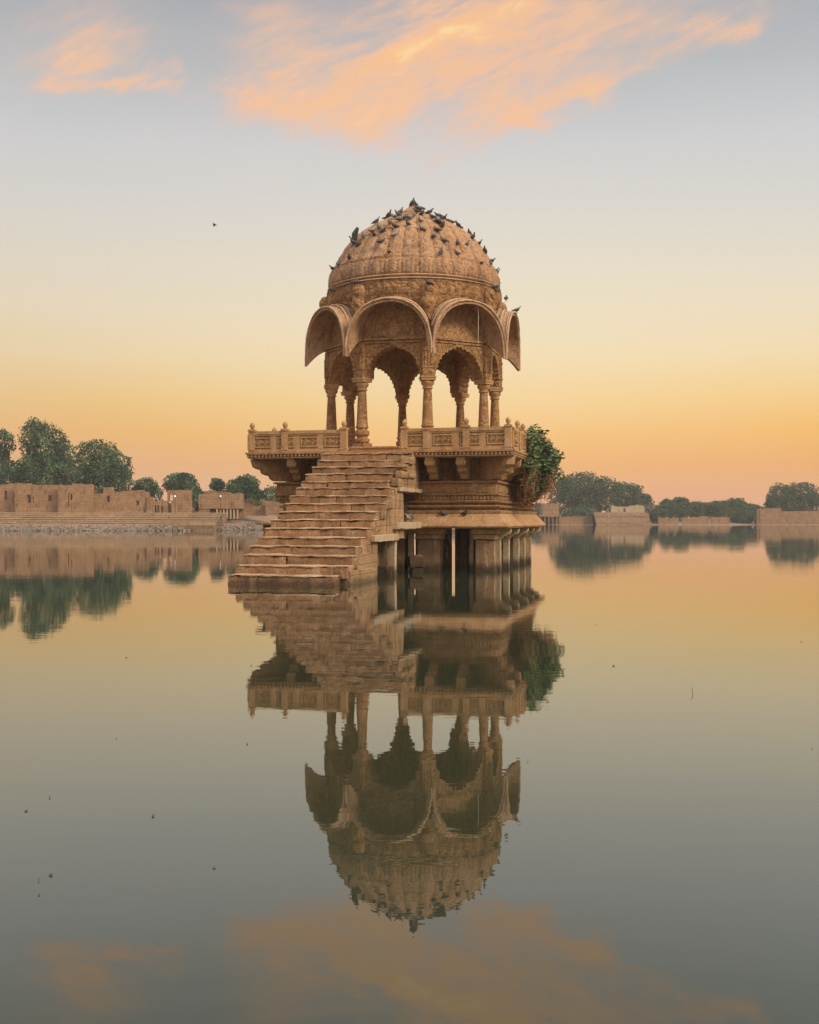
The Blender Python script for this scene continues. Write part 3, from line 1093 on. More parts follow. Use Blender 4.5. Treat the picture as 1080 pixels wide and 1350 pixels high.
# --- hoods: eight drooping barrel-like eaves
def hood_curve(W_, zt, za, n=30, p=2.25):
    pts = []
    for i in range(n + 1):
        t = -PI / 2 + PI * i / n
        s_ = W_ * math.copysign(abs(math.sin(t)) ** (2 / p), t)
        z_ = zt + (za - zt) * abs(math.cos(t)) ** (2 / p * 0.92)
        pts.append((s_, z_))
    return pts


def hood_at(r, off=0.0, n=30):
    d = 2.40 + 0.63 * r
    W_ = (0.99 + 0.235 * r) + off
    za = 7.60 - 0.02 * r - 0.10 * r * r + off
    zt = 6.45 - 0.16 * r - 0.34 * r * r
    return [(s_, d + (0.05 * (1 - (abs(s_) / (W_ + .001)) ** 2) * r), z_) for s_, z_ in hood_curve(W_, zt, za, n)]


def hood_mesh():
    q = MB()
    NR, n = 7, 30
    vs, fs = [], []
    for sk, off in ((0, 0.0), (1, -0.08)):
        for j in range(NR + 1):
            vs += hood_at(j / NR, off, n)
    stride = n + 1
    layer = stride * (NR + 1)
    for sk in (0, 1):
        for j in range(NR):
            for i in range(n):
                a_ = sk * layer + j * stride + i
                fs.append((a_, a_ + 1, a_ + stride + 1, a_ + stride))
    # rim face, bottoms
    for i in range(n):
        a_ = NR * stride + i
        fs.append((a_, a_ + 1, layer + a_ + 1, layer + a_))
    for j in range(NR):
        for i in (0, n):
            a_ = j * stride + i
            fs.append((a_, a_ + stride, layer + a_ + stride, layer + a_))
    q.add(vs, fs)
    return q


hm = hood_mesh().xf(face_rot(0))
rm = MB()
e = [(s_, d, z_) for s_, d, z_ in hood_at(1.0, 0.012)]
rm.tube([(s_, d_ + 0.012 * noise.noise(Vector((s_ * 9, z_ * 9, 1))), z_ + 0.012 * noise.noise(Vector((s_ * 8, z_ * 8, 5)))) for s_, d_, z_ in e], [0.034 * (1 + 0.35 * noise.noise(Vector((s_ * 7, z_ * 7, 2)))) for s_, d_, z_ in e], 6)
e = [(s_, d, z_) for s_, d, z_ in hood_at(0.93, 0.02)]
rm.tube(e, 0.018, 6)
rm.xf(face_rot(0))
r2 = MB()
e = [(s_, d, z_) for s_, d, z_ in hood_at(0.62, 0.02)][3:-3]
r2.tube(e, 0.030, 6)
e = [(s_, d - 0.02, z_) for s_, d, z_ in hood_at(0.45, 0.03)][4:-4]
r2.tube(e, 0.022, 6)
r2.xf(face_rot(0))
h0 = None
for k in range(8):
    if h0 is None:
        h0 = hm.build('hood', M['hood'], PAV, smooth=50, worn=0.02, label='curved hood over an arch')
        rm.build('rim', M['rim'], h0, smooth=60)
        r2.build('moulding', M['rim'], h0, smooth=60)
        o = h0
    else:
        o = dup(h0, PAV)
    o.rotation_euler = (0, 0, k * PI / 4)

# --- carved band filling the face above each hood, swelling outward over the arch
def scroll(x_, z_, f=17.0):
    """relief of carved foliage: interlocking curls, 0..1"""
    a_ = math.sin(f * x_ + 2.2 * math.sin(f * .55 * z_)) * math.sin(f * z_ + 2.2 * math.sin(f * .5 * x_))
    b_ = math.sin(f * 2.1 * (x_ + z_)) * math.sin(f * 2.1 * (x_ - z_))
    return 0.5 + 0.36 * math.copysign(abs(a_) ** 0.6, a_) + 0.14 * b_


bd = MB()
vs, fs = [], []
n_, mz = 96, 22
for i in range(n_ + 1):
    t = -1 + 2 * i / n_
    a = t * PI / 8
    arch = 7.62 - 0.55 * abs(t) ** 2.6
    prof_ = [(2.40, arch - 0.05)]
    for q_ in range(mz + 1):
        f_ = q_ / mz
        z_ = arch + (8.10 - arch) * f_
        r_ = 2.54 + 0.10 * math.sin(min(1.0, f_ * 1.3) * PI * .62)
        frame = f_ < 0.10 or f_ > 0.93
        r_ += 0.020 if frame else 0.036 * scroll(2.6 * a, z_) - 0.012
        if f_ == 1: r_ = 2.5
        prof_.append((r_, z_))
    for r_, z_ in prof_:
        vs.append((r_ * math.sin(a), -r_ * math.cos(a), z_))
npf = mz + 2
for i in range(n_):
    for c_ in range(npf - 1):
        a_ = i * npf + c_
        fs.append((a_, a_ + 1, a_ + npf + 1, a_ + npf))
bd.add(vs, fs)
b0 = None
for k in range(8):
    if b0 is None:
        b0 = bd.build('carved_band', M['carved'], PAV, smooth=60)
        o = b0
    else:
        o = dup(b0, PAV)
    o.rotation_euler = (0, 0, k * PI / 4)

# --- bosses in the valleys between hoods
bs = MB()
rr_ = []
ctl = ((8.04, 0.05, 0.04), (8.00, 0.17, 0.13), (7.90, 0.22, 0.17), (7.78, 0.23, 0.18), (7.62, 0.19, 0.16), (7.45, 0.22, 0.19), (7.30, 0.17, 0.17), (7.12, 0.13, 0.13), (6.96, 0.09, 0.12), (6.84, 0.03, 0.05))
cc = []
for (za_, wa_, ta_), (zb_, wb_, tb_) in zip(ctl[:-1], ctl[1:]):
    for f_ in (0, .25, .5, .75): cc.append((za_ + (zb_ - za_) * f_, wa_ + (wb_ - wa_) * f_, ta_ + (tb_ - ta_) * f_))
cc.append(ctl[-1])
for z_, w_, t_ in cc:
    rr_.append([(w_ * math.sin(2 * PI * i / 28), -(2.64 + 0.03 + t_ * math.cos(2 * PI * i / 28) * (1 + 0.16 * math.sin(8 * PI * i / 28) * math.sin(z_ * 22))), z_) for i in range(28)])
bs.rings(rr_)
bs.lathe([(0.02, 0), (0.08, 0.0), (0.10, 0.02), (0.10, 0.05), (0.07, 0.07), (0.02, 0.06)], (0, 0), 12)
st = len(bs.v) - 12 * 6
bs.xf(Matrix.Translation((0, -2.80, 7.82)) @ Matrix.Rotation(PI / 2, 4, 'X'), st)
b0 = None
for k in range(8):
    if b0 is None:
        b0 = bs.build('boss', M['carved'], PAV, smooth=60, worn=0.01)
        o = b0
    else:
        o = dup(b0, PAV)
    o.rotation_euler = (0, 0, PI / 8 + k * PI / 4)

# hanging cord in the right front hood
b_ = MB()
b_.tube([(2.31, -1.82, 7.38), (2.315, -1.825, 7.1), (2.31, -1.82, 6.7), (2.31, -1.82, 6.35)], 0.008, 5)
ro = b_.build('cord', M['rope'], None)
ro.parent = None
ro.location = PAV.location
ro.rotation_euler = (0, 0, -TH)
tag(ro, 'thin pale cord hanging inside the right front hood of the pavilion', 'cord')

# --- staircase
ST = MB()
NS = 16
UL, UR = -1.40, 1.05
stair = None
core = MB()
for i in range(NS):
    zt = 0.22 + 0.195 * i
    v0 = -10.8 + 0.42 * i
    v1 = v0 + 0.42
    core_t = zt - 0.200
    zl = -1.2 if v0 < -8.25 else 0.90
    j = 0.015 * math.sin(i * 2.3)
    top_lim = 3.0
    if i > 0:
        if v0 > -5.75:                       # over the niche
            core.rough_box(UL + 0.04, UR - 0.02 + j, v0 + 0.06, v1 + 0.055, 2.10, core_t, 0.3, 0.012, i)
            core.rough_box(UL + 0.04, 0.40, v0 + 0.06, v1 + 0.055, zl, 2.096, 0.4, 0.01, i)
            core.rough_box(0.404, UR - 0.02, v0 + 0.06, v1 + 0.055, 1.10, 1.32, 0.3, 0.01, i)
        else:
            core.rough_box(UL + 0.04, UR - 0.02 + j, v0 + 0.06, v1 + 0.055, zl, core_t, 0.3, 0.014, i)
core.rough_box(UL + 0.04, UR - 0.02, -10.8 + 16 * .42 + 0.06, -3.56, 2.10, 3.03, 0.3, 0.012, 31)
core.rough_box(UL + 0.04, 0.40, -10.8 + 16 * .42 + 0.06, -3.56, 0.9, 2.096, 0.3, 0.012, 31)
stair = core.build('staircase', M['masonry'], PAV, smooth=30, bevel=0.008, label='long worn stone staircase rising from the water')
for i in range(NS):
    zt = 0.22 + 0.195 * i + rnd.uniform(-0.008, 0.008)
    v0 = -10.8 + 0.42 * i + rnd.uniform(-0.02, 0.02)
    ul = UL - (0.02 if i % 3 else 0.06) + rnd.uniform(-0.03, 0.03)
    ur = [0.93, 1.08, 1.08, 1.02, 1.02, 1.04, 1.07, 1.03, 1.07, 1.04, 1.0, 0.86, 0.84, 0.88, 1.02, 1.05][i]
    q = MB()
    zb = (0.22 + 0.195 * (i - 1) - 0.10) if i else -1.2
    cuts = sorted([ul] + ([ul + (ur - ul) * rnd.uniform(.25, .75)] if i % 3 != 1 else []) + [ur])
    if i == 2: cuts = [ul, -0.62, -0.42, ur]
    marks = []
    for a_, c_ in zip(cuts[:-1], cuts[1:]):
        dz, dv = rnd.uniform(-0.008, 0.008), rnd.uniform(-0.01, 0.01)
        q.rough_box(a_ + 0.0012, c_ - 0.0012, v0 + dv, v0 + 0.54, zb, zt + dz - 0.036, 0.09, 0.024, i * 2.7 + a_)
        f0 = len(q.f)
        q.rough_box(a_ + 0.0012, c_ - 0.0012, v0 + dv - 0.018, v0 + 0.56, zt + dz - 0.036, zt + dz, 0.07, 0.017, i * 1.3 + a_)
        marks.append((f0, len(q.f)))
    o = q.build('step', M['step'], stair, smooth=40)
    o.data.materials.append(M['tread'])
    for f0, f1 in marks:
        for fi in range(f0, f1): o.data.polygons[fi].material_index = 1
    if i == 2:
        o.data.materials.append(M['post'])
        nf = len(q.f) // 3


def bits(name, m, parent, boxes, seg=0.2, amp=0.012, bevel=0.01, label=None):
    for k_, b_ in enumerate(boxes):
        q_ = MB()
        q_.rough_box(*b_, seg, amp, b_[0] * 7 + b_[2] + k_)
        q_.build(name, m, parent, bevel=bevel, label=label)


# side foundations
bits('footing', M['masonry'], stair, [(0.86, 1.16, -10.3, -8.3, -1.2, 0.30), (0.80, 1.10, -9.6, -8.28, -1.2, 0.62)], 0.25, 0.025)
bits('slab', M['post'], stair, [(0.2, 1.14, -8.35, -6.15, 0.86, 1.03), (0.45, 1.16, -6.4, -3.52, 1.14, 1.315), (0.69, 1.11, -6.0, -3.52, 2.085, 2.20)], 0.2, 0.013)
bits('post', M['post'], stair, [(0.84, 1.06, -6.30, -6.08, -1.2, 0.855)])
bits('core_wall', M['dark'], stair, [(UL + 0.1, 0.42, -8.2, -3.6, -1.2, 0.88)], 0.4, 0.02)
bits('niche_shade_block', M['shade_black'], stair, [(0.402, 0.72, -5.9, -3.72, 1.325, 2.09)], 0.4, 0.01)  # near-black block added as the shade inside the niche
bits('rubble', M['dark'], stair, [(0.42, 0.86, -8.2, -7.4, -1.2, 0.10), (0.55, 1.03, -6.6, -6.3, -1.2, 0.25)], 0.2, 0.04)
bits('side_ledge', M['step'], stair, [(-2.0, -1.3, -7.9, -7.15, 1.24, 1.33)], 0.15, 0.02, label='broken ledge stone sticking out beside the stair')
bits('ledge_support', M['step'], stair, [(-1.85, -1.3, -7.75, -7.2, -1.2, 1.236)], 0.2, 0.03)
# jagged broken stones where the right edge of the upper flight has worn off
bits('broken_stone', M['masonry'], stair, [(0.86, 1.09, -6.05, -5.55, 2.2, 2.42), (0.90, 1.10, -5.75, -5.15, 2.43, 2.62), (0.93, 1.08, -5.6, -5.0, 2.70, 2.80),
     (0.90, 1.09, -5.1, -4.3, 2.82, 3.02), (0.95, 1.10, -5.0, -4.25, 2.45, 2.60), (0.98, 1.09, -7.2, -6.6, 1.62, 1.84), (0.96, 1.09, -7.6, -7.1, 1.40, 1.60), (0.97, 1.08, -8.1, -7.6, 1.12, 1.36)], 0.12, 0.02)

# fallen block in the water between the piers
q = MB()
q.rough_box(-0.20, 0.20, -0.22, 0.22, 0.14, 0.44, 0.1, 0.03, 2)
q.rough_box(-0.16, 0.17, -0.2, 0.2, -0.9, 0.16, 0.15, 0.03, 5)
fb = q.build('fallen_block', M['dark'], None, bevel=0.015)
fb.location = PAV.matrix_basis @ Vector((1.18, -4.55, 0))
fb.rotation_euler = (R(3), R(-5), R(8))
tag(fb, 'dark fallen stone block sticking out of the water in front of the piers', 'stone block')


# ------------------------------------------------------------------ foliage
def leaf_cloud(q, blobs, n, size, drop=0.0, r=None, aspect=1.0, shell=0.55):
    r = r or rnd
    vol = [b_[3] * b_[4] * b_[5] for b_ in blobs]
    tot = sum(vol)
    for (cx, cy, cz, rx, ry, rz), v_ in zip(blobs, vol):
        for _ in range(int(n * v_ / tot) + 1):
            while True:
                d = Vector((r.uniform(-1, 1), r.uniform(-1, 1), r.uniform(-1, 1)))
                if 0.02 < d.length < 1: break
            ln = d.length
            d = d.normalized() * (shell + (1 - shell) * ln)
            lump = 1 + 0.38 * noise.noise(Vector((d.x * 2.9 + cx, d.y * 2.9 + cz, d.z * 2.9 + rx * 5)))
            c_ = Vector((cx + d.x * rx * lump, cy + d.y * ry * lump, cz + d.z * rz * lump))
            s_ = size * r.uniform(0.55, 1.35)
            e_ = Euler((r.uniform(0, 6.3), r.uniform(0, 6.3), r.uniform(0, 6.3)))
            if drop:
                e_ = Euler((r.uniform(-.5, .5) + drop, r.uniform(-.4, .4), r.uniform(0, 6.3)))
            mt = e_.to_matrix()
            a_ = mt @ Vector((s_ * 0.5, 0, 0))
            b2 = mt @ Vector((0, s_ * 0.5 * aspect, 0))
            up = mt @ Vector((0, 0, s_ * 0.12))
            q.add([c_ - b2, c_ + a_ * .9 + up, c_ + b2, c_ - a_ * .9 + up], [(0, 1, 2, 3)])


def tree(x_, y_, z0, blobs, n, size, name, label, cat='tree', group=None, trunk_h=None, m=None, trunks=1, seed=1):
    """blobs relative to the foot: (dx, dy, dz, rx, ry, rz)"""
    r = random.Random(seed)
    T = empty(name, (x_, y_, z0))
    tag(T, label, cat, group)
    q = MB()
    # split every blob into several clumps for an uneven outline
    bl = []
    for (dx, dy, dz, rx, ry, rz) in blobs:
        bl.append((dx, dy, dz, rx * .92, ry * .92, rz * .92))
        for k in range(14):
            a_, e_ = r.uniform(0, 2 * PI), r.uniform(-0.7, 1.35)
            kx, kz = math.cos(a_) * math.cos(e_), math.sin(e_)
            ky = math.sin(a_) * math.cos(e_)
            s_ = r.uniform(0.20, 0.40)
            bl.append((dx + kx * rx * .78, dy + ky * ry * .78, dz + kz * rz * .78, rx * s_, ry * s_, rz * s_ * r.uniform(.7, 1.0)))
    leaf_cloud(q, bl, n, size, r=r, shell=0.45)
    q.build('crown', m or M['leaf'], T, smooth=None)
    cz = min(b_[2] for b_ in blobs)
    th = trunk_h or cz
    tb = MB()
    for k in range(trunks):
        ox = (k - (trunks - 1) / 2) * 1.1 + blobs[0][0] * 0.5
        tb.tube([(ox, 0, -0.3), (ox + r.uniform(-.2, .2), 0, th * .5), (ox + r.uniform(-.4, .4), 0, th)], [0.30, 0.24, 0.16], 7)
        for (dx, dy, dz, rx, ry, rz) in blobs[:4]:
            for kk in range(3):
                tb.tube([(ox, 0, th * .55), ((ox + dx) / 2 + r.uniform(-.3, .3), dy / 2, (th + dz) / 2), (dx + r.uniform(-.5, .5) * rx, dy + r.uniform(-.4, .4) * ry, dz + r.uniform(0, .6) * rz)],
                        [0.15, 0.11, 0.05], 5)
    tb.build('trunk', M['bark'], T)
    return T


def bx_(pxx, d): return (pxx - 540) / 1500 * d


def zat(pyy, d): return CAM_H + (684 - pyy) / 1500 * d


def blob(x0, x1, y0, y1, d, bx0, bz0, dy=0.0, ry=None):
    """crown lobe spanning given directions at distance d, relative to foot at (bx0, *, bz0)"""
    cx, rx = (bx_(x0, d) + bx_(x1, d)) / 2, abs(bx_(x1, d) - bx_(x0, d)) / 2
    zt, zb = zat(y0, d), zat(y1, d)
    return (cx - bx0, dy, (zt + zb) / 2 - bz0, rx, ry or rx * .8, (zt - zb) / 2)


GT = 'trees on the left bank'
d = 156
fx = bx_(62, d)
tree(fx, d, 2.3, [blob(28, 92, 556, 632, d, fx, 2.3), blob(20, 60, 552, 600, d, fx, 2.3, 1), blob(62, 92, 566, 610, d, fx, 2.3, -1), blob(8, 106, 596, 668, d, fx, 2.3), blob(30, 56, 549, 580, d, fx, 2.3), blob(-10, 60, 606, 668, d, fx, 2.3), blob(66, 112, 596, 668, d, fx, 2.3), blob(58, 104, 578, 650, d, fx, 2.3, 1)],
     24000, 0.25, 'broadleaf_tree', 'tallest tree on the left bank, dark green, behind the ruined wall', group=GT, seed=3)
d = 158
fx = bx_(6, d)
tree(fx, d, 2.3, [blob(-14, 20, 566, 606, d, fx, 2.3), blob(-30, 14, 585, 640, d, fx, 2.3), blob(-60, -10, 590, 640, d, fx, 2.3)],
     8000, 0.25, 'broadleaf_tree', 'sparse tree cut by the left edge of the view, beside the tallest tree', group=GT, seed=5)
d = 160
fx = bx_(138, d)
tree(fx, d, 2.3, [blob(98, 158, 577, 640, d, fx, 2.3), blob(118, 176, 590, 645, d, fx, 2.3), blob(94, 178, 612, 672, d, fx, 2.3), blob(100, 150, 600, 660, d, fx, 2.3, 1)],
     19000, 0.25, 'broadleaf_tree', 'round-topped dark tree just right of the tallest tree on the left bank', group=GT, seed=8)
d = 158
fx = bx_(193, d)
tree(fx, d, 2.3, [blob(176, 210, 629, 660, d, fx, 2.3), blob(166, 200, 638, 672, d, fx, 2.3), blob(188, 216, 640, 672, d, fx, 2.3)],
     4600, 0.22, 'broadleaf_tree', 'low dark tree between the round-topped tree and the two-storey ruin', group=GT, seed=11)
d = 160
fx = bx_(240, d)
tree(fx, d, 2.3, [blob(216, 262, 623, 648, d, fx, 2.3), blob(228, 266, 634, 660, d, fx, 2.3), blob(214, 240, 632, 652, d, fx, 2.3)],
     6000, 0.22, 'broadleaf_tree', 'umbrella-shaped tree spreading over the roof of the two-storey ruin', group=GT, seed=13, trunk_h=3.4)
d = 150
fx = bx_(259, d)
tree(fx, d, 2.3, [blob(251, 274, 646, 676, d, fx, 2.3)],
     2200, 0.2, 'bush', 'small dark bush between the two-storey ruin and the pillared ruin', cat='bush', seed=15, trunk_h=0.8)
d = 151
fx = bx_(285, d)
tree(fx, d, 2.3, [blob(277, 296, 630, 650, d, fx, 2.3)],
     2000, 0.2, 'broadleaf_tree', 'small slender tree standing at the pillared ruin', group=GT, seed=17, trunk_h=3.0)
d = 149
fx = bx_(322, d)
tree(fx, d, 2.3, [blob(298, 344, 628, 662, d, fx, 2.3), blob(312, 342, 625, 650, d, fx, 2.3), blob(318, 354, 645, 673, d, fx, 2.3), blob(300, 330, 645, 668, d, fx, 2.3)],
     10500, 0.21, 'broadleaf_tree', 'bushy tree on the left bank next to the pavilion stair', group=GT, seed=19, trunks=2)
d = 166
fx = bx_(355, d)
tree(fx, d, 2.3, [blob(342, 375, 640, 668, d, fx, 2.3), blob(365, 400, 645, 672, d, fx, 2.3)],
     4000, 0.24, 'broadleaf_tree', 'low tree showing behind the left corner of the pavilion base', group=GT, seed=21)

GR = 'trees on the far right bank'
d = 275
fx = bx_(775, d)
tree(fx, d, 0.8, [blob(728, 800, 622, 672, d, fx, 0.8), blob(722, 770, 634, 680, d, fx, 0.8), blob(770, 828, 628, 674, d, fx, 0.8), blob(750, 800, 640, 684, d, fx, 0.8)],
     17000, 0.38, 'broadleaf_tree', 'big domed tree on the far bank just right of the pavilion', group=GR, seed=23, m=M['leaf_far'])
d = 285
fx = bx_(830, d)
tree(fx, d, 0.8, [blob(800, 852, 635, 680, d, fx, 0.8), blob(820, 864, 648, 684, d, fx, 0.8)],
     9500, 0.38, 'broadleaf_tree', 'lower tree leaning down from the right flank of the big domed tree', group=GR, seed=25, m=M['leaf_far'])
spec = [(872, 890, 658, 'small round tree next to the flank of the domed trees on the far bank'), (884, 910, 655, 'flat-topped tree in the low far treeline'),
        (905, 935, 661, 'wide low tree in the middle of the far treeline'), (932, 958, 660, 'rounded low tree left of the highest in the far treeline'),
        (954, 984, 656, 'highest rounded tree of the low far treeline'), (976, 1002, 664, 'low tree ending the far treeline at the red wall')]
for i, (a_, c_, t_, lab) in enumerate(spec):
    d = 288 + (i % 3) * 6
    fx = bx_((a_ + c_) / 2, d)
    tree(fx, d, 0.8, [blob(a_ - 4, c_ + 4, t_, 684, d, fx, 0.8), blob(a_, c_ - 6, t_ + 4, 682, d, fx, 0.8, -1)],
         3600, 0.38, 'broadleaf_tree', lab, group=GR, seed=30 + i, m=M['leaf_far'], trunk_h=2)
for i, (a_, c_, t_, lab) in enumerate([(1010, 1048, 637, 'left half of the dense tree pair behind the red wall'), (1032, 1084, 634, 'taller right tree of the dense pair behind the red wall')]):
    d = 282 + i * 5
    fx = bx_((a_ + c_) / 2, d)
    lab = ['shorter left tree of the dense pair behind the red wall', lab][i]
    tree(fx, d, 0.9, [blob(a_, c_, t_, 676, d, fx, 0.9), blob(a_ - 2, c_ + 2, t_ + 16, 680, d, fx, 0.9)],
         7500, 0.36, 'broadleaf_tree', lab, group=GR, seed=40 + i, m=M['leaf_far'])
d = 292
fx = bx_(712, d)
tree(fx, d, 0.8, [blob(695, 726, 664, 684, d, fx, 0.8)], 1400, 0.46, 'bush', 'pale hazy bush low behind the right side of the pavilion', cat='bush', seed=50, m=M['leaf_far'], trunk_h=1)
for i, (a_, c_, t_, lab) in enumerate(((740, 792, 668, 'dark low bushes at the waterline under the big domed tree'), (856, 884, 670, 'low bushes at the water right of the broad far steps'), (958, 1002, 672, 'low bushes at the water beside the end of the red wall'))):
    d = 268 + i
    fx = bx_((a_ + c_) / 2, d)
    tree(fx, d, 0.3, [blob(a_, c_, t_, 692, d, fx, 0.3), blob(a_ + 6, c_ - 10, t_ - 3, 690, d, fx, 0.3, 1)], 4200, 0.34, 'bush', lab, cat='bush', group='bushes along the far bank', seed=60 + i, m=M['leaf_far'], trunk_h=0.8)
# a far wood behind everything, low on the horizon
q = MB()
r = random.Random(77)
bl = []
for i in range(90):
    a_ = -0.62 + 1.24 * i / 89
    dd = 330 + r.uniform(0, 60) if a_ > 0.1 else 235 + r.uniform(0, 60)
    bl.append((dd * a_, dd, 1.5 + r.uniform(0, 1.2), r.uniform(5, 9), 4, r.uniform(2.2, 4.2) * (1.0 if a_ > 0.1 else 0.7)))
leaf_cloud(q, bl, 16000, 0.75, r=r, shell=0.5)
o = q.build('far_wood', M['leaf_far'], None, smooth=None)
tag(o, 'low far wood along the horizon behind the banks', 'wood', kind='stuff')

# plant on the deck's right edge
PL = empty('hanging_plant', PAV.matrix_basis @ Vector((3.75, 0.4, 2.6)), -TH)
tag(PL, 'leafy green bush growing over the right edge of the deck with brown dead growth below', 'plant')
q = MB()
r = random.Random(12)
bl = []
for k in range(46):
    t = r.random()
    v_ = -2.3 + 5.4 * t
    h_ = 0.15 + 0.9 * r.random() * (1 - 0.35 * t)
    bl.append((0.02 + 0.26 * math.sin(PI * t) * r.uniform(.3, 1), v_, h_, r.uniform(.12, .30), r.uniform(.25, .5), r.uniform(.14, .32)))
bl += [(0.0, -1.9, 1.25, .16, .3, .16), (0.05, -1.2, 1.36, .14, .2, .16), (0.1, -0.4, 1.25, .2, .3, .2), (0.30, 2.4, 0.2, .20, .3, .2), (0.34, 1.7, 0.75, .2, .3, .2)]
for k in range(12):
    bl.append((r.uniform(-.15, .15), -2.2 + 3.0 * r.random(), r.uniform(-0.45, 0.2), r.uniform(.10, .22), r.uniform(.2, .4), r.uniform(.14, .26)))
leaf_cloud(q, bl, 6400, 0.16, drop=1.0, r=r, aspect=0.34, shell=0.3)
q.build('foliage', M['plant'], PL, smooth=None)
q = MB()
bl = []
for k in range(26):
    t = r.random()
    z_ = -0.75 * (1 - t * .7) + 0.9 * r.random()
    bl.append((-0.22 + 0.38 * (z_ + .75) * r.uniform(.3, 1), -2.0 + 4.4 * t, z_, r.uniform(.12, .28), r.uniform(.25, .5), r.uniform(.16, .34)))
leaf_cloud(q, bl, 2200, 0.22, drop=1.45, r=r, aspect=0.16, shell=0.3)
for k in range(420):
    v_ = r.uniform(-2.3, 2.8)
    x_ = r.uniform(-0.3, 0.28)
    z_ = r.uniform(-0.3, 0.4)
    L_ = r.uniform(0.35, 1.15) * (1.0 - 0.62 * max(0, (v_ + 1.2) / 4.0)) * (0.7 + 0.5 * noise.noise(Vector((v_ * 2.2, 0, 4))))
    q.tube([(x_, v_, z_), (x_ - 0.10 * L_ + r.uniform(-.05, .05), v_ + r.uniform(-.08, .08), z_ - L_ * .55), (x_ - 0.28 * L_ + r.uniform(-.06, .06), v_ + r.uniform(-.1, .1), z_ - L_)], [0.011, 0.009, 0.004], 3, False)
q.build('dead_stems', M['dry'], PL, smooth=None)
q = MB()
for k in range(9):
    v_ = -2 + 0.55 * k
    q.tube([(-0.15, v_, 0.3), (0.1, v_ + r.uniform(-.2, .2), 0.5), (0.35, v_ + r.uniform(-.3, .3), 0.9 + r.uniform(-.2, .3))], [0.03, 0.02, 0.008], 5)
q.build('stem', M['bark'], PL)


# ------------------------------------------------------------------ left bank: ruined walls and steps
def wall_cells(q, x0, x1, y0, y1, z0, z1, opens):
    """a wall with real openings: opens = [(xa, xb, za, zb)], none overlapping in x"""
    xs = x0
    for (xa, xb, za, zb) in sorted(opens):
        if xa > xs: q.box(xs, xa, y0, y1, z0, z1)
        if za > z0: q.box(xa, xb, y0, y1, z0, za)
        if zb < z1: q.box(xa, xb, y0, y1, zb, z1)
        xs = xb
    if xs < x1: q.box(xs, x1, y0, y1, z0, z1)


def far_wall(d, x0, x1, yt, yb, opens, name, label, cat='wall', thick=0.7, m=None, crumble=0.3, seed=0, group=None, rot=0.0):
    X0, X1 = bx_(x0, d), bx_(x1, d)
    zt, zb = zat(yt, d), zat(yb, d) - 0.8
    xc = (X0 + X1) / 2
    T = empty(name, (xc, d, zb), rot)
    tag(T, label, cat, group)
    q = MB()
    op = [(bx_(a_, d) - xc, bx_(b_, d) - xc, zat(c_, d) - zb, zat(e_, d) - zb) for a_, b_, e_, c_ in opens]
    wall_cells(q, X0 - xc, X1 - xc, 0, thick, 0, zt - zb, op)
    # broken crest stones
    r = random.Random(seed)
    x_ = X0 - xc
    while x_ < X1 - xc - 0.3:
        w_ = r.uniform(0.25, 0.7)
        h_ = crumble * (0.55 * noise.noise(Vector((x_ * 0.22, seed * 3.1, 0))) + 0.30 * noise.noise(Vector((x_ * 1.1, seed, 2))) + 0.22 + r.uniform(-.08, .08)) * 2.4
        if h_ > 0.03: q.box(x_, min(x_ + w_, X1 - xc), 0.02 + r.uniform(0, .04), thick - 0.03, zt - zb - 0.01, zt - zb + h_)
        x_ += w_ * r.uniform(1.0, 1.15)
    q.build('masonry', m or M['farwall'], T, smooth=None, worn=0.02)
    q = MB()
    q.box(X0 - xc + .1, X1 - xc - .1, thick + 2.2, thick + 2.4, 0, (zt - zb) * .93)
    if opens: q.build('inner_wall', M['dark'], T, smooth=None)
    return T


d = 143
far_wall(d, -30, 22, 640, 668, [(6, 9.5, 647, 659)], 'ruined_wall', 'ruined wall at the left edge of the view with one dark doorway', seed=1)
far_wall(141.6, 20, 78, 639.5, 672, [(36, 41, 652, 663), (43, 44.5, 655, 663), (64, 68.5, 653, 660)], 'ruined_wall', 'tall plain wall left of the pale projecting block with three small openings', seed=2, rot=R(-1))
far_wall(140.4, 77, 122, 640, 673, [(90, 91.2, 650, 668), (93, 95.5, 651, 659)], 'ruined_wall', 'tall projecting wall block with a narrow slit beside a small window', seed=3)
far_wall(141.2, 121.5, 196, 650.5, 675, [(141, 144.5, 654, 662), (180, 184, 660, 666)], 'ruined_wall', 'long low crumbling wall running to the two-storey ruin', seed=4, crumble=0.35)
far_wall(141.8, 136, 149, 646, 653, [], 'wall_turret', 'small square turret on top of the long low wall', 'turret', seed=5)
# two-storey ruin with openings
T = far_wall(140.8, 194, 252, 661, 677, [(204, 206.5, 666, 676), (207.5, 210, 666, 676), (212.5, 215, 667, 676), (221, 226, 655, 676)], 'ruined_house', 'two-storey roofless ruin with arched doorways beside the pillared ruin', 'ruin', seed=6)
q = MB()
xc = (bx_(194, 140.8) + bx_(252, 140.8)) / 2
zb = zat(677, 140.8) - 0.8
wall_cells(q, bx_(220, 140.8) - xc, bx_(251, 140.8) - xc, 0.3, 0.9, zat(660.9, 140.8) - zb, zat(646, 140.8) - zb, [(bx_(222.5, 140.8) - xc, bx_(227, 140.8) - xc, zat(661, 140.8) - zb, zat(652, 140.8) - zb), (bx_(247, 140.8) - xc, bx_(249, 140.8) - xc, zat(658, 140.8) - zb, zat(655, 140.8) - zb)])
q.box(bx_(194, 140.8) - xc, bx_(200, 140.8) - xc, 0.1, 1.0, zat(660.9, 140.8) - zb, zat(655, 140.8) - zb)
q.box(bx_(228, 140.8) - xc, bx_(246, 140.8) - xc, 0.15, 0.299, zat(662, 140.8) - zb, zat(660.5, 140.8) - zb)
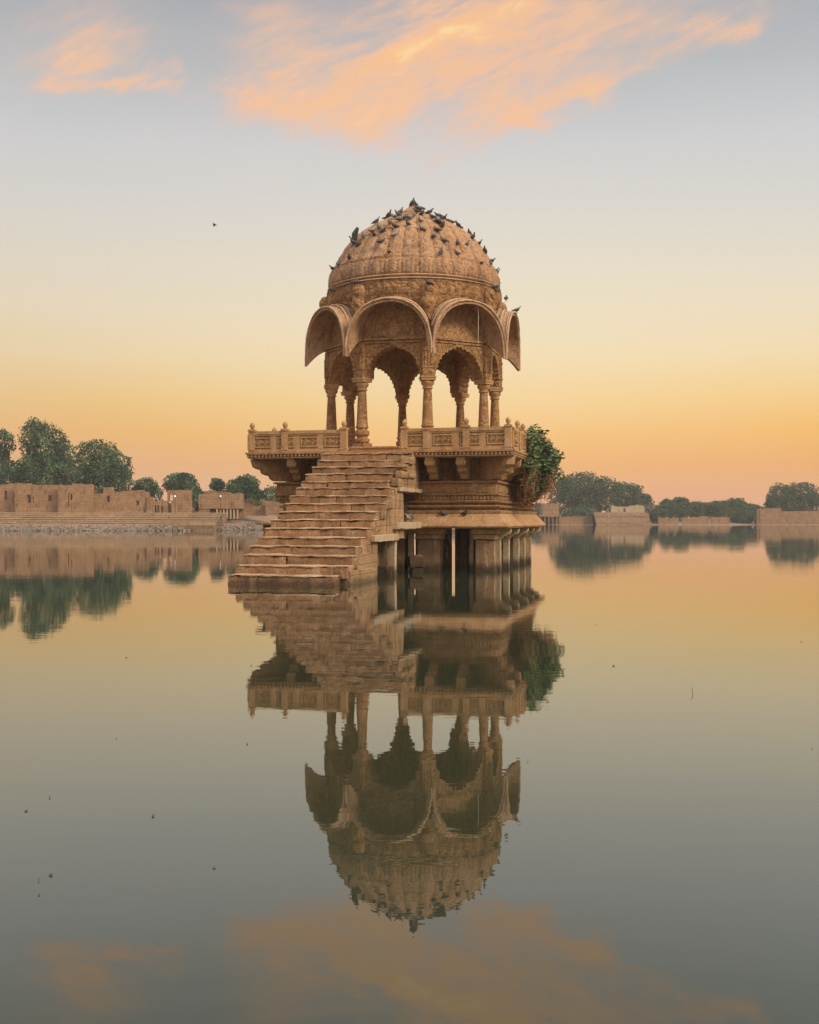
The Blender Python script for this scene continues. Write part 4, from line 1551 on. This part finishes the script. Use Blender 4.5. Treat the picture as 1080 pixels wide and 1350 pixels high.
q.build('upper_storey', M['farwall'], T, smooth=None, worn=0.02)
# pillared ruin
d = 144
T = far_wall(d, 262, 316, 652, 662, [], 'pillared_ruin', 'low flat-roofed ruin with an open row of pillars', 'ruin', thick=5.0, seed=7)
xc = (bx_(262, d) + bx_(316, d)) / 2
zb = zat(662, d) - 0.8
q = MB()
q.box(bx_(262, d) - xc, bx_(276, d) - xc, 0.1, 4.9, -1.2, -0.003)
for i, p_ in enumerate((286, 290.5, 295, 299.5, 304, 308.5, 313)):
    qq = MB()
    X_ = bx_(p_, d) - xc
    qq.box(X_ - 0.09, X_ + 0.09, 0.1, 0.28, -1.3, -0.003)
    qq.build('pillar', M['post'], T, smooth=None)
q.box(bx_(262, d) - xc, bx_(316, d) - xc, 4.0, 4.5, -1.2, -0.003)
q.build('back_wall', M['farwall'], T, smooth=None)
qq = MB()
X_ = bx_(280.5, d) - xc
qq.box(X_ - 0.35, X_ + 0.35, 0.2, 0.4, -1.2, -0.003)
qq.build('doorway_shade_block', M['shade_black'], T, smooth=None)  # solid near-black block in place of a shaded doorway
# upper steps/roof wall behind it
far_wall(150, 268, 312, 649, 662, [], 'ruined_wall', 'pinkish wall rising behind the pillared ruin', seed=8)
far_wall(148, 306, 352, 660, 672, [], 'ruined_wall', 'pale low wall behind the trunk of the bushy tree', seed=9, crumble=0.3)
far_wall(147, 350, 372, 663, 671, [], 'ruined_wall', 'greyish low wall close behind the pavilion base', seed=10)

# lamps on the left bank
for i, (pxx, dd, lab) in enumerate(((231, 139.9, 'small lit lamp on the front of the two-storey ruin'), (291, 143.3, 'small lit lamp on a pole in front of the pillared ruin'))):
    X_ = bx_(pxx, dd)
    T = empty('bank_lamp', (X_, dd, 2.2))
    tag(T, lab, 'lamp')
    q = MB()
    zt = zat(654, dd) - 2.2
    q.tube([(0, 0, -0.2), (0, 0, zt + 0.1)], 0.03, 6)
    q.box(-0.12, 0.12, -0.16, 0.04, zt + 0.1, zt + 0.14)
    q.build('pole', M['shade_black'], T)
    q = MB()
    q.lathe([(0.02, -0.08), (0.07, -0.05), (0.085, 0), (0.07, 0.05), (0.02, 0.075)], (0, -0.06), 10, z0=zt)
    q.build('bulb', M['glow'], T)

# ghat steps along the left bank
q = MB()
NSTEP = 7
nose = []
for i in range(NSTEP):
    dd0 = 134.0 + i * 1.05
    z_ = 0.72 + i * 0.24
    for k in range(22):
        a0 = -75 + k * 2.75 * 1.45
        a1 = a0 + 2.75 * 1.45
        if a1 > bx_(312, 133) : break
        jz = rnd.uniform(-0.02, 0.02)
        yj = dd0 + rnd.uniform(-.06, .06)
        q.box(a0, a1 - 0.01, yj, dd0 + 1.3 + (3 if i == NSTEP - 1 else 0), -0.4, z_ + jz - 0.08)
        q.box(a0, a1 - 0.01, yj - 0.05, dd0 + 1.4 + (3 if i == NSTEP - 1 else 0), z_ + jz - 0.08, z_ + jz)
        nose.append(len(q.f))
o = q.build('lakeside_steps', M['farstep'], None, smooth=None)
o.data.materials.append(M['post'])  # paler top slabs put the light and shade of the steps into colour
for e_ in nose:
    for fi in range(e_ - 6, e_): o.data.polygons[fi].material_index = 1
tag(o, 'long flight of shallow reddish steps running along the left bank', 'steps')
# small white bollard-like blocks at the far left
# rock embankment below the steps
ico = []
bmi = bmesh.new()
bmesh.ops.create_icosphere(bmi, subdivisions=1, radius=1)
iv = [v_.co.copy() for v_ in bmi.verts]
if_ = [tuple(v_.index for v_ in f_.verts) for f_ in bmi.faces]
bmi.free()
q = MB()
r = random.Random(5)
for k in range(3800):
    X_ = r.uniform(-72, bx_(362, 132))
    pxx = 540 + X_ / 132 * 1500
    tr = r.random()
    if pxx < 120 and r.random() < 0.25: continue
    far = 0
    aa = math.atan2(X_, 131.0)
    Y_ = shore_r(aa) * math.cos(aa) - 0.3 + tr * (2.6 if pxx < 300 else 6)
    z_ = tr * 0.62 * (1 if pxx < 300 else 1.5)
    s_ = r.uniform(0.05, 0.17)
    e_ = Euler((r.uniform(0, 6), r.uniform(0, 6), r.uniform(0, 6))).to_matrix()
    sx, sy, sz = s_ * r.uniform(.8, 1.5), s_ * r.uniform(.7, 1.1), s_ * r.uniform(.5, .85)
    q.add([Vector((v_.x * sx, v_.y * sy, v_.z * sz)) @ e_ * (1 + 0.0) + Vector((X_, Y_, z_)) for v_ in iv], if_)
o = q.build('bank_rocks', M['rock'], None, smooth=None)
tag(o, 'band of loose grey-brown rocks along the waterline of the left bank', 'rocks', kind='stuff')

# ------------------------------------------------------------------ right bank
d = 262
far_wall(d, 716, 737, 665, 676, [], 'shore_building', 'small flat-roofed building on the far bank right of the pavilion', 'building', thick=5, seed=21)
T = empty('shore_platform', (bx_(727, 261), 261, 0))
tag(T, 'open pillared landing under the small flat-roofed far building', 'landing')
q = MB()
q.box(-2.6, 2.3, 0, 5, 1.9, 2.3)
q.build('slab', M['farwall'], T, smooth=None)
for k in range(6):
    qq = MB()
    qq.box(-2.5 + k * .92, -2.5 + k * .92 + 0.22, 0.1, 0.4, -0.6, 1.897)
    qq.build('pillar', M['farwall'], T, smooth=None)
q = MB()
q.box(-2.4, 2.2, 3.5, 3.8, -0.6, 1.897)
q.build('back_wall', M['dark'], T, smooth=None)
far_wall(265, 737, 788, 682, 690, [], 'ruined_wall', 'low dull embankment wall below the big domed tree', seed=22, crumble=0.4)
# stepped ghat
q = MB()
for i in range(7):
    q.box(bx_(786, 260), bx_(858, 260), 259.5 + i * 0.6, 266, -0.5, 0.35 + 0.42 * i)
o = q.build('far_steps', M['farstep'], None, smooth=None)
tag(o, 'broad reddish steps going down to the far water below the leaning tree', 'steps')
far_wall(266.5, 806, 850, 668, 676, [(822, 825, 670, 675)], 'pale_ruin', 'pale broken wall standing on top of the broad far steps', 'ruin', seed=24, crumble=0.6, m=M['post'])
for i, (a_, c_, t_, lab) in enumerate(((868, 895, 684, 'dull low wall at the water under the flat-topped far tree'), (900, 935, 683, 'pinkish low wall at the water in the middle of the far treeline'), (938, 962, 682, 'short pinkish wall left of the right-hand far bank wall'))):
    far_wall(264 + i, a_, c_, t_, 689, [], 'ruined_wall', lab, seed=25 + i, crumble=0.5)
far_wall(264, 999, 1030, 671, 689, [(1000.5, 1001.5, 672, 688)], 'ruined_wall', 'taller sloping end of the red far wall, at the treeline', seed=28, crumble=0.3)
far_wall(265.2, 1029, 1120, 674, 689, [], 'ruined_wall', 'long red far wall running out of the right edge of the view', seed=29, crumble=0.1)

# thin pole standing in the water on the right bank
q = MB()
q.tube([(0, 0, -0.5), (0, 0, 2.6)], 0.07, 6)
q.box(-0.2, 0.2, -0.1, 0.1, 2.55, 2.75)
o = q.build('water_post', M['post'], None)
o.location = (bx_(803, 255), 255, 0)
tag(o, 'thin pale post standing in the water before the broad far steps', 'post')

# ------------------------------------------------------------------ pigeons
def bird_rings(wing=0.0):
    q = MB()
    # (x forward, half width, z centre, half height)
    sec = [(-0.185, 0.012, 0.055, 0.006), (-0.14, 0.026, 0.065, 0.010), (-0.09, 0.036, 0.080, 0.026), (-0.04, 0.052, 0.095, 0.045), (0.01, 0.058, 0.108, 0.055), (0.05, 0.052, 0.122, 0.054),
           (0.078, 0.036, 0.145, 0.044), (0.092, 0.024, 0.170, 0.028), (0.100, 0.022, 0.190, 0.022), (0.112, 0.021, 0.203, 0.021), (0.126, 0.014, 0.203, 0.014), (0.136, 0.005, 0.200, 0.005), (0.150, 0.002, 0.194, 0.002)]
    rs = []
    for x_, w_, z_, h_ in sec:
        rs.append([(x_, w_ * math.cos(2 * PI * k / 10), z_ + h_ * math.sin(2 * PI * k / 10)) for k in range(10)])
    q.rings(rs)
    for sgn in (-1, 1):
        if wing == 0:       # folded wings
            q.rings([[(0.05, sgn * 0.05, 0.15), (0.05, sgn * 0.062, 0.12), (0.05, sgn * 0.05, 0.09)], [(-0.04, sgn * 0.045, 0.14), (-0.04, sgn * 0.066, 0.10), (-0.04, sgn * 0.05, 0.075)],
                     [(-0.16, sgn * 0.012, 0.085), (-0.16, sgn * 0.02, 0.075), (-0.16, sgn * 0.012, 0.068)]])
        else:
            up = wing
            q.rings([[(0.06, sgn * 0.04, 0.145), (0.05, sgn * 0.04, 0.135), (-0.07, sgn * 0.04, 0.125), (-0.06, sgn * 0.04, 0.135)],
                     [(0.08, sgn * (0.04 + 0.14 * math.cos(up)), 0.145 + 0.14 * math.sin(up)), (0.07, sgn * (0.045 + 0.14 * math.cos(up)), 0.137 + 0.14 * math.sin(up)), (-0.06, sgn * (0.04 + 0.14 * math.cos(up)), 0.13 + 0.13 * math.sin(up)), (-0.05, sgn * (0.035 + .14 * math.cos(up)), 0.14 + 0.13 * math.sin(up))],
                     [(0.0, sgn * (0.04 + 0.30 * math.cos(up)), 0.15 + 0.30 * math.sin(up)), (-0.01, sgn * (0.042 + 0.30 * math.cos(up)), 0.146 + 0.30 * math.sin(up)), (-0.06, sgn * (0.04 + 0.29 * math.cos(up)), 0.14 + 0.29 * math.sin(up)), (-0.05, sgn * (0.038 + .29 * math.cos(up)), 0.146 + 0.29 * math.sin(up))]])
        q.tube([(0.0, sgn * 0.022, 0.075), (0.005, sgn * 0.024, 0.03), (0.012, sgn * 0.024, 0.0)], [0.008, 0.005, 0.005], 5)
        for t in (-0.5, 0, 0.5):
            q.tube([(0.012, sgn * 0.024, 0.004), (0.012 + 0.028 * math.cos(t), sgn * 0.024 + 0.028 * math.sin(t), 0.003)], 0.003, 4)
    return q


def mesh_of(q, name, m):
    o = q.build(name, m, None, smooth=50)
    return o


protos = {}
for key, wing, mm in (('grey', 0, 'pigeon'), ('dark', 0, 'pigeon_dark'), ('pale', 0, 'pigeon_pale'), ('wing', 1.15, 'pigeon'), ('glide', -0.35, 'pigeon_dark')):
    protos[key] = mesh_of(bird_rings(wing), 'pigeon', M[mm])
used = {}


def pigeon(kind, loc, yaw, label, group='pigeons perched on the pavilion', pitch=0.0, k=1.15, cat='pigeon'):
    if kind not in used:
        o = protos[kind]
        used[kind] = 1
    else:
        o = protos[kind].copy()
        COL.objects.link(o)
    o.location = loc
    o.rotation_euler = (0, pitch, yaw)
    o.scale = (k, k, k)
    tag(o, label, cat, group)
    return o


def dome_r(z):
    P_ = [(r_, z_) for r_, z_ in DP] + FP[3:]
    for (r0, z0), (r1, z1) in zip(P_[:-1], P_[1:]):
        if z0 <= z <= z1 and z1 > z0: return r0 + (r1 - r0) * (z - z0) / (z1 - z0)
    return 0.05


L = "left"
PIG = [
    (-79, 8.79, 'dark', 'lowest pigeon on the dome\'s left outline, hanging at its widest point'), (-64, 8.80, 'grey', 'pigeon tucked just inside the lowest one on the dome\'s left outline'),
    (-50, 8.85, 'dark', 'lone dark pigeon on the left part of the dome between outline and ribs'), (-46, 9.26, 'grey', 'pigeon right below the wing-raising one on the dome\'s left shoulder'),
    (-47, 9.54, 'grey', 'pigeon on the left outline next above the wing-raising one'), (-39, 9.66, 'grey', 'upright pigeon halfway up the left outline of the dome'),
    (-34, 9.49, 'dark', 'dark pigeon just inside the upright one halfway up the left outline'), (-34, 9.76, 'grey', 'pigeon at the head of the trio halfway up the left outline'),
    (-27, 9.59, 'grey', 'rightmost pigeon of the trio halfway up the left outline'), (-25, 9.22, 'dark', 'dark pigeon on the upper left of the dome below the trio'),
    (-25, 9.90, 'grey', 'pigeon starting the packed row along the top left of the dome'), (-27, 10.19, 'grey', 'pigeon raised above the packed row, left of the finial'),
    (-18, 9.73, 'dark', 'dark pigeon under the raised one left of the finial'), (-15, 9.42, 'pale', 'pigeon with pale wings by itself below the packed row'),
    (-17, 8.87, 'dark', 'lone dark pigeon in the middle left of the dome, lowest on its face'), (-16, 10.00, 'grey', None), (-12, 10.07, 'grey', None),
    (-6, 9.80, 'dark', 'dark pigeon just below the left foot of the finial'), (-21, 10.84, 'grey', 'topmost pigeon, on the tip of the finial'), (14, 10.78, 'dark', 'second pigeon on the tip of the finial'),
    (14, 10.66, 'grey', 'pigeon on the slope of the finial, facing the lake'), (5, 10.42, 'dark', None), (0, 10.20, 'grey', None), (7, 9.95, 'pale', None),
    (6, 9.61, 'grey', 'plump grey pigeon below the right foot of the finial'), (13, 10.30, 'dark', None), (35, 10.64, 'grey', 'pigeon against the sky at the finial\'s right base'),
    (60, 10.53, 'grey', 'pigeon standing just right of the finial\'s base'), (23, 10.13, 'dark', None), (53, 10.38, 'grey', 'tall pigeon standing up from the row right of the finial'),
    (25, 9.99, 'grey', None), (27, 9.92, 'dark', None), (27, 9.80, 'grey', None),
    (19, 9.59, 'dark', 'dark pigeon above the plumpest one on the right upper dome'), (15, 9.38, 'grey', 'plump pale-bellied pigeon on the upper dome right of centre'),
    (80, 10.25, 'grey', 'single pigeon on the right outline just below the packed row'), (85, 10.08, 'dark', 'flat dark pigeon on the right outline, tail to the sky'),
    (80, 9.90, 'grey', 'upright pigeon on the upper right outline below the flat one'), (22, 9.24, 'grey', 'small grey pigeon on the right face of the dome, above the low one'),
    (18, 8.84, 'dark', 'dark pigeon low on the right face of the dome, near the centre'), (34, 9.22, 'dark', 'head-up dark pigeon on the right face of the dome'),
    (30, 8.89, 'grey', 'round grey pigeon low on the right face of the dome'), (43, 9.22, 'grey', 'pigeon right beside the head-up dark one'),
    (60, 9.60, 'grey', 'pigeon on the right outline at the end of a rib, middle height'), (68, 9.48, 'grey', 'slanting pigeon on the right outline, upper of two together'),
    (72, 9.28, 'dark', 'dark pigeon on the right outline, lower of two together'), (52, 8.74, 'dark', 'dark pigeon on the right face close to the outline'),
    (78, 9.02, 'grey', 'pigeon at the head of the chain down the lower right outline'), (66, 8.84, 'grey', 'second pigeon of the chain down the lower right outline'),
    (88, 8.80, 'dark', 'third pigeon of the chain down the lower right outline'), (78, 8.64, 'grey', 'fourth pigeon of the chain down the lower right outline'), (81, 8.40, 'grey', 'last pigeon of the chain, just over the dome ring')]
rp = random.Random(4)
for k in range(22):                              # more of the packed row, all round the finial's foot
    PIG.append((-150 + 300 * (k + rp.random()) / 22, rp.uniform(9.95, 10.50), rp.choice(['grey', 'dark', 'grey']), None))
PM = PAV.matrix_basis.copy()
for (az, z_, kd, lab) in PIG:
    a = R(az)                                   # measured from the viewer-facing direction in world
    rr = dome_r(z_) + 0.0
    loc = Vector((0.138 + rr * math.sin(a), 34.43 - rr * math.cos(a), z_ - 0.02))
    grp = 'pigeons perched on the dome'
    if lab is None:
        lab = {'grey': 'grey pigeon in the packed row round the foot of the finial', 'dark': 'dark pigeon in the packed row round the foot of the finial', 'pale': 'pale pigeon in the packed row round the foot of the finial'}[kd]
    yaw = rp.uniform(0, 2 * PI)
    pigeon(kd, loc, yaw, lab, grp, rp.uniform(-.35, .25), rp.uniform(0.86, 1.06))
a = R(-55)
pigeon('wing', (0.138 + 2.19 * math.sin(a), 34.43 - 2.1 * math.cos(a), 9.36), R(185), 'pigeon raising both wings on the dome\'s left shoulder', 'pigeons perched on the dome', -0.2, 1.25)
# on the hoods and drum: pavilion-frame positions given as azimuth, radius, height
for az, rr, z_, kd, yaw, lab in ((62, 2.72, 8.08, 'grey', 20, 'topmost pigeon of those on the right hood'), (63, 2.60, 7.99, 'grey', 200, 'second pigeon down on the right hood'),
                                 (72, 2.85, 7.80, 'dark', 80, 'third pigeon down on the right hood'), (80, 3.10, 7.52, 'grey', 10, 'lowest pigeon on the right hood, above its rim'),
                                 (-62, 2.72, 7.98, 'grey', 150, 'pigeon over the left hood where it meets the drum'), (-37, 2.80, 8.0, 'dark', 30, 'dark pigeon nestled on the left boss of the drum'),
                                 (8, 2.86, 7.86, 'dark', 200, 'dark pigeon on the front boss between the two front hoods')):
    a = R(az)
    pigeon(kd, (0.138 + rr * math.sin(a), 34.43 - rr * math.cos(a), z_ + (0.0)), R(yaw), lab, 'pigeons perched on the hoods', 0, 1.0)
for u_, v_, z_, kd, yaw, lab in ((1.72, -3.66, 1.43, 'dark', 200, 'left pigeon of the two on the sloping ledge of the base'), (2.28, -3.66, 1.43, 'dark', 300, 'right pigeon of the two on the sloping ledge of the base'),
                                 (0.86, -4.85, 1.315, 'dark', 120, 'darkest pigeon in the stair niche, at its left side'), (0.93, -4.5, 1.315, 'pale', 240, 'pale pigeon in the middle of the stair niche'),
                                 (0.95, -4.15, 1.315, 'grey', 60, 'grey pigeon at the right side of the stair niche')):
    pigeon(kd, PM @ Vector((u_, v_, z_)), R(yaw), lab, 'pigeons low on the pavilion', 0, 1.05)
pigeon('glide', (bx_(283, 60), 60, zat(298, 60)), R(200), 'lone bird gliding in the open sky left of the dome', None, 0, 0.8, 'bird')

# ------------------------------------------------------------------ floating bits on the water
q = MB()
r = random.Random(31)
for k in range(30):
    dd = 4.2 + 38 * r.random() ** 1.6
    X_ = r.uniform(-0.42, 0.42) * dd
    s_ = r.uniform(0.003, 0.009) * (0.6 + dd * 0.04)
    a_ = r.uniform(0, 6.3)
    c_ = Vector((X_, dd, 0.004))
    e1 = Vector((math.cos(a_), math.sin(a_), 0)) * s_ * 1.6
    e2 = Vector((-math.sin(a_), math.cos(a_), 0.0)) * s_ * 0.6
    up = Vector((0, 0, r.uniform(0.002, 0.010)))
    q.add([c_ - e1, c_ + e2 + up, c_ + e1 + up * .5, c_ - e2 + up * .3, c_ + Vector((0, 0, -0.006))], [(0, 1, 2, 3), (0, 3, 4), (3, 2, 4), (2, 1, 4), (1, 0, 4)])
o = q.build('floating_debris', M['debris'], None, smooth=None)
tag(o, 'scattered small leaves and feathers floating on the lake', 'debris', kind='stuff')
q = MB()
q.tube([(0, 0, -0.02), (0.008, 0.01, 0.03), (-0.008, 0.02, 0.05)], [0.003, 0.0025, 0.0015], 5)
o = q.build('twig', M['bark'], None)
o.location = (2.26, 9.1, 0)
tag(o, 'thin twig poking out of the open water right of the pavilion\'s reflection', 'twig')
# ------------------------------------------------------------------ haze
q = MB()
q.box(-420, 420, -25, 620, -3.0, 24)
m = bpy.data.materials.new('haze_air')
m.use_nodes = True
n = NT(m.node_tree)
n.n.clear()
pvn = n.new('ShaderNodeVolumePrincipled')
pvn.inputs['Color'].default_value = (0.92, 0.93, 0.96, 1)
pvn.inputs['Density'].default_value = 0.00042
mo = n.new('ShaderNodeOutputMaterial')
n.l.new(pvn.outputs[0], mo.inputs['Volume'])
o = q.build('haze', m, None, smooth=None)
tag(o, 'thin pale morning haze over the lake', 'haze', kind='stuff')

S.cycles.volume_bounces = 1
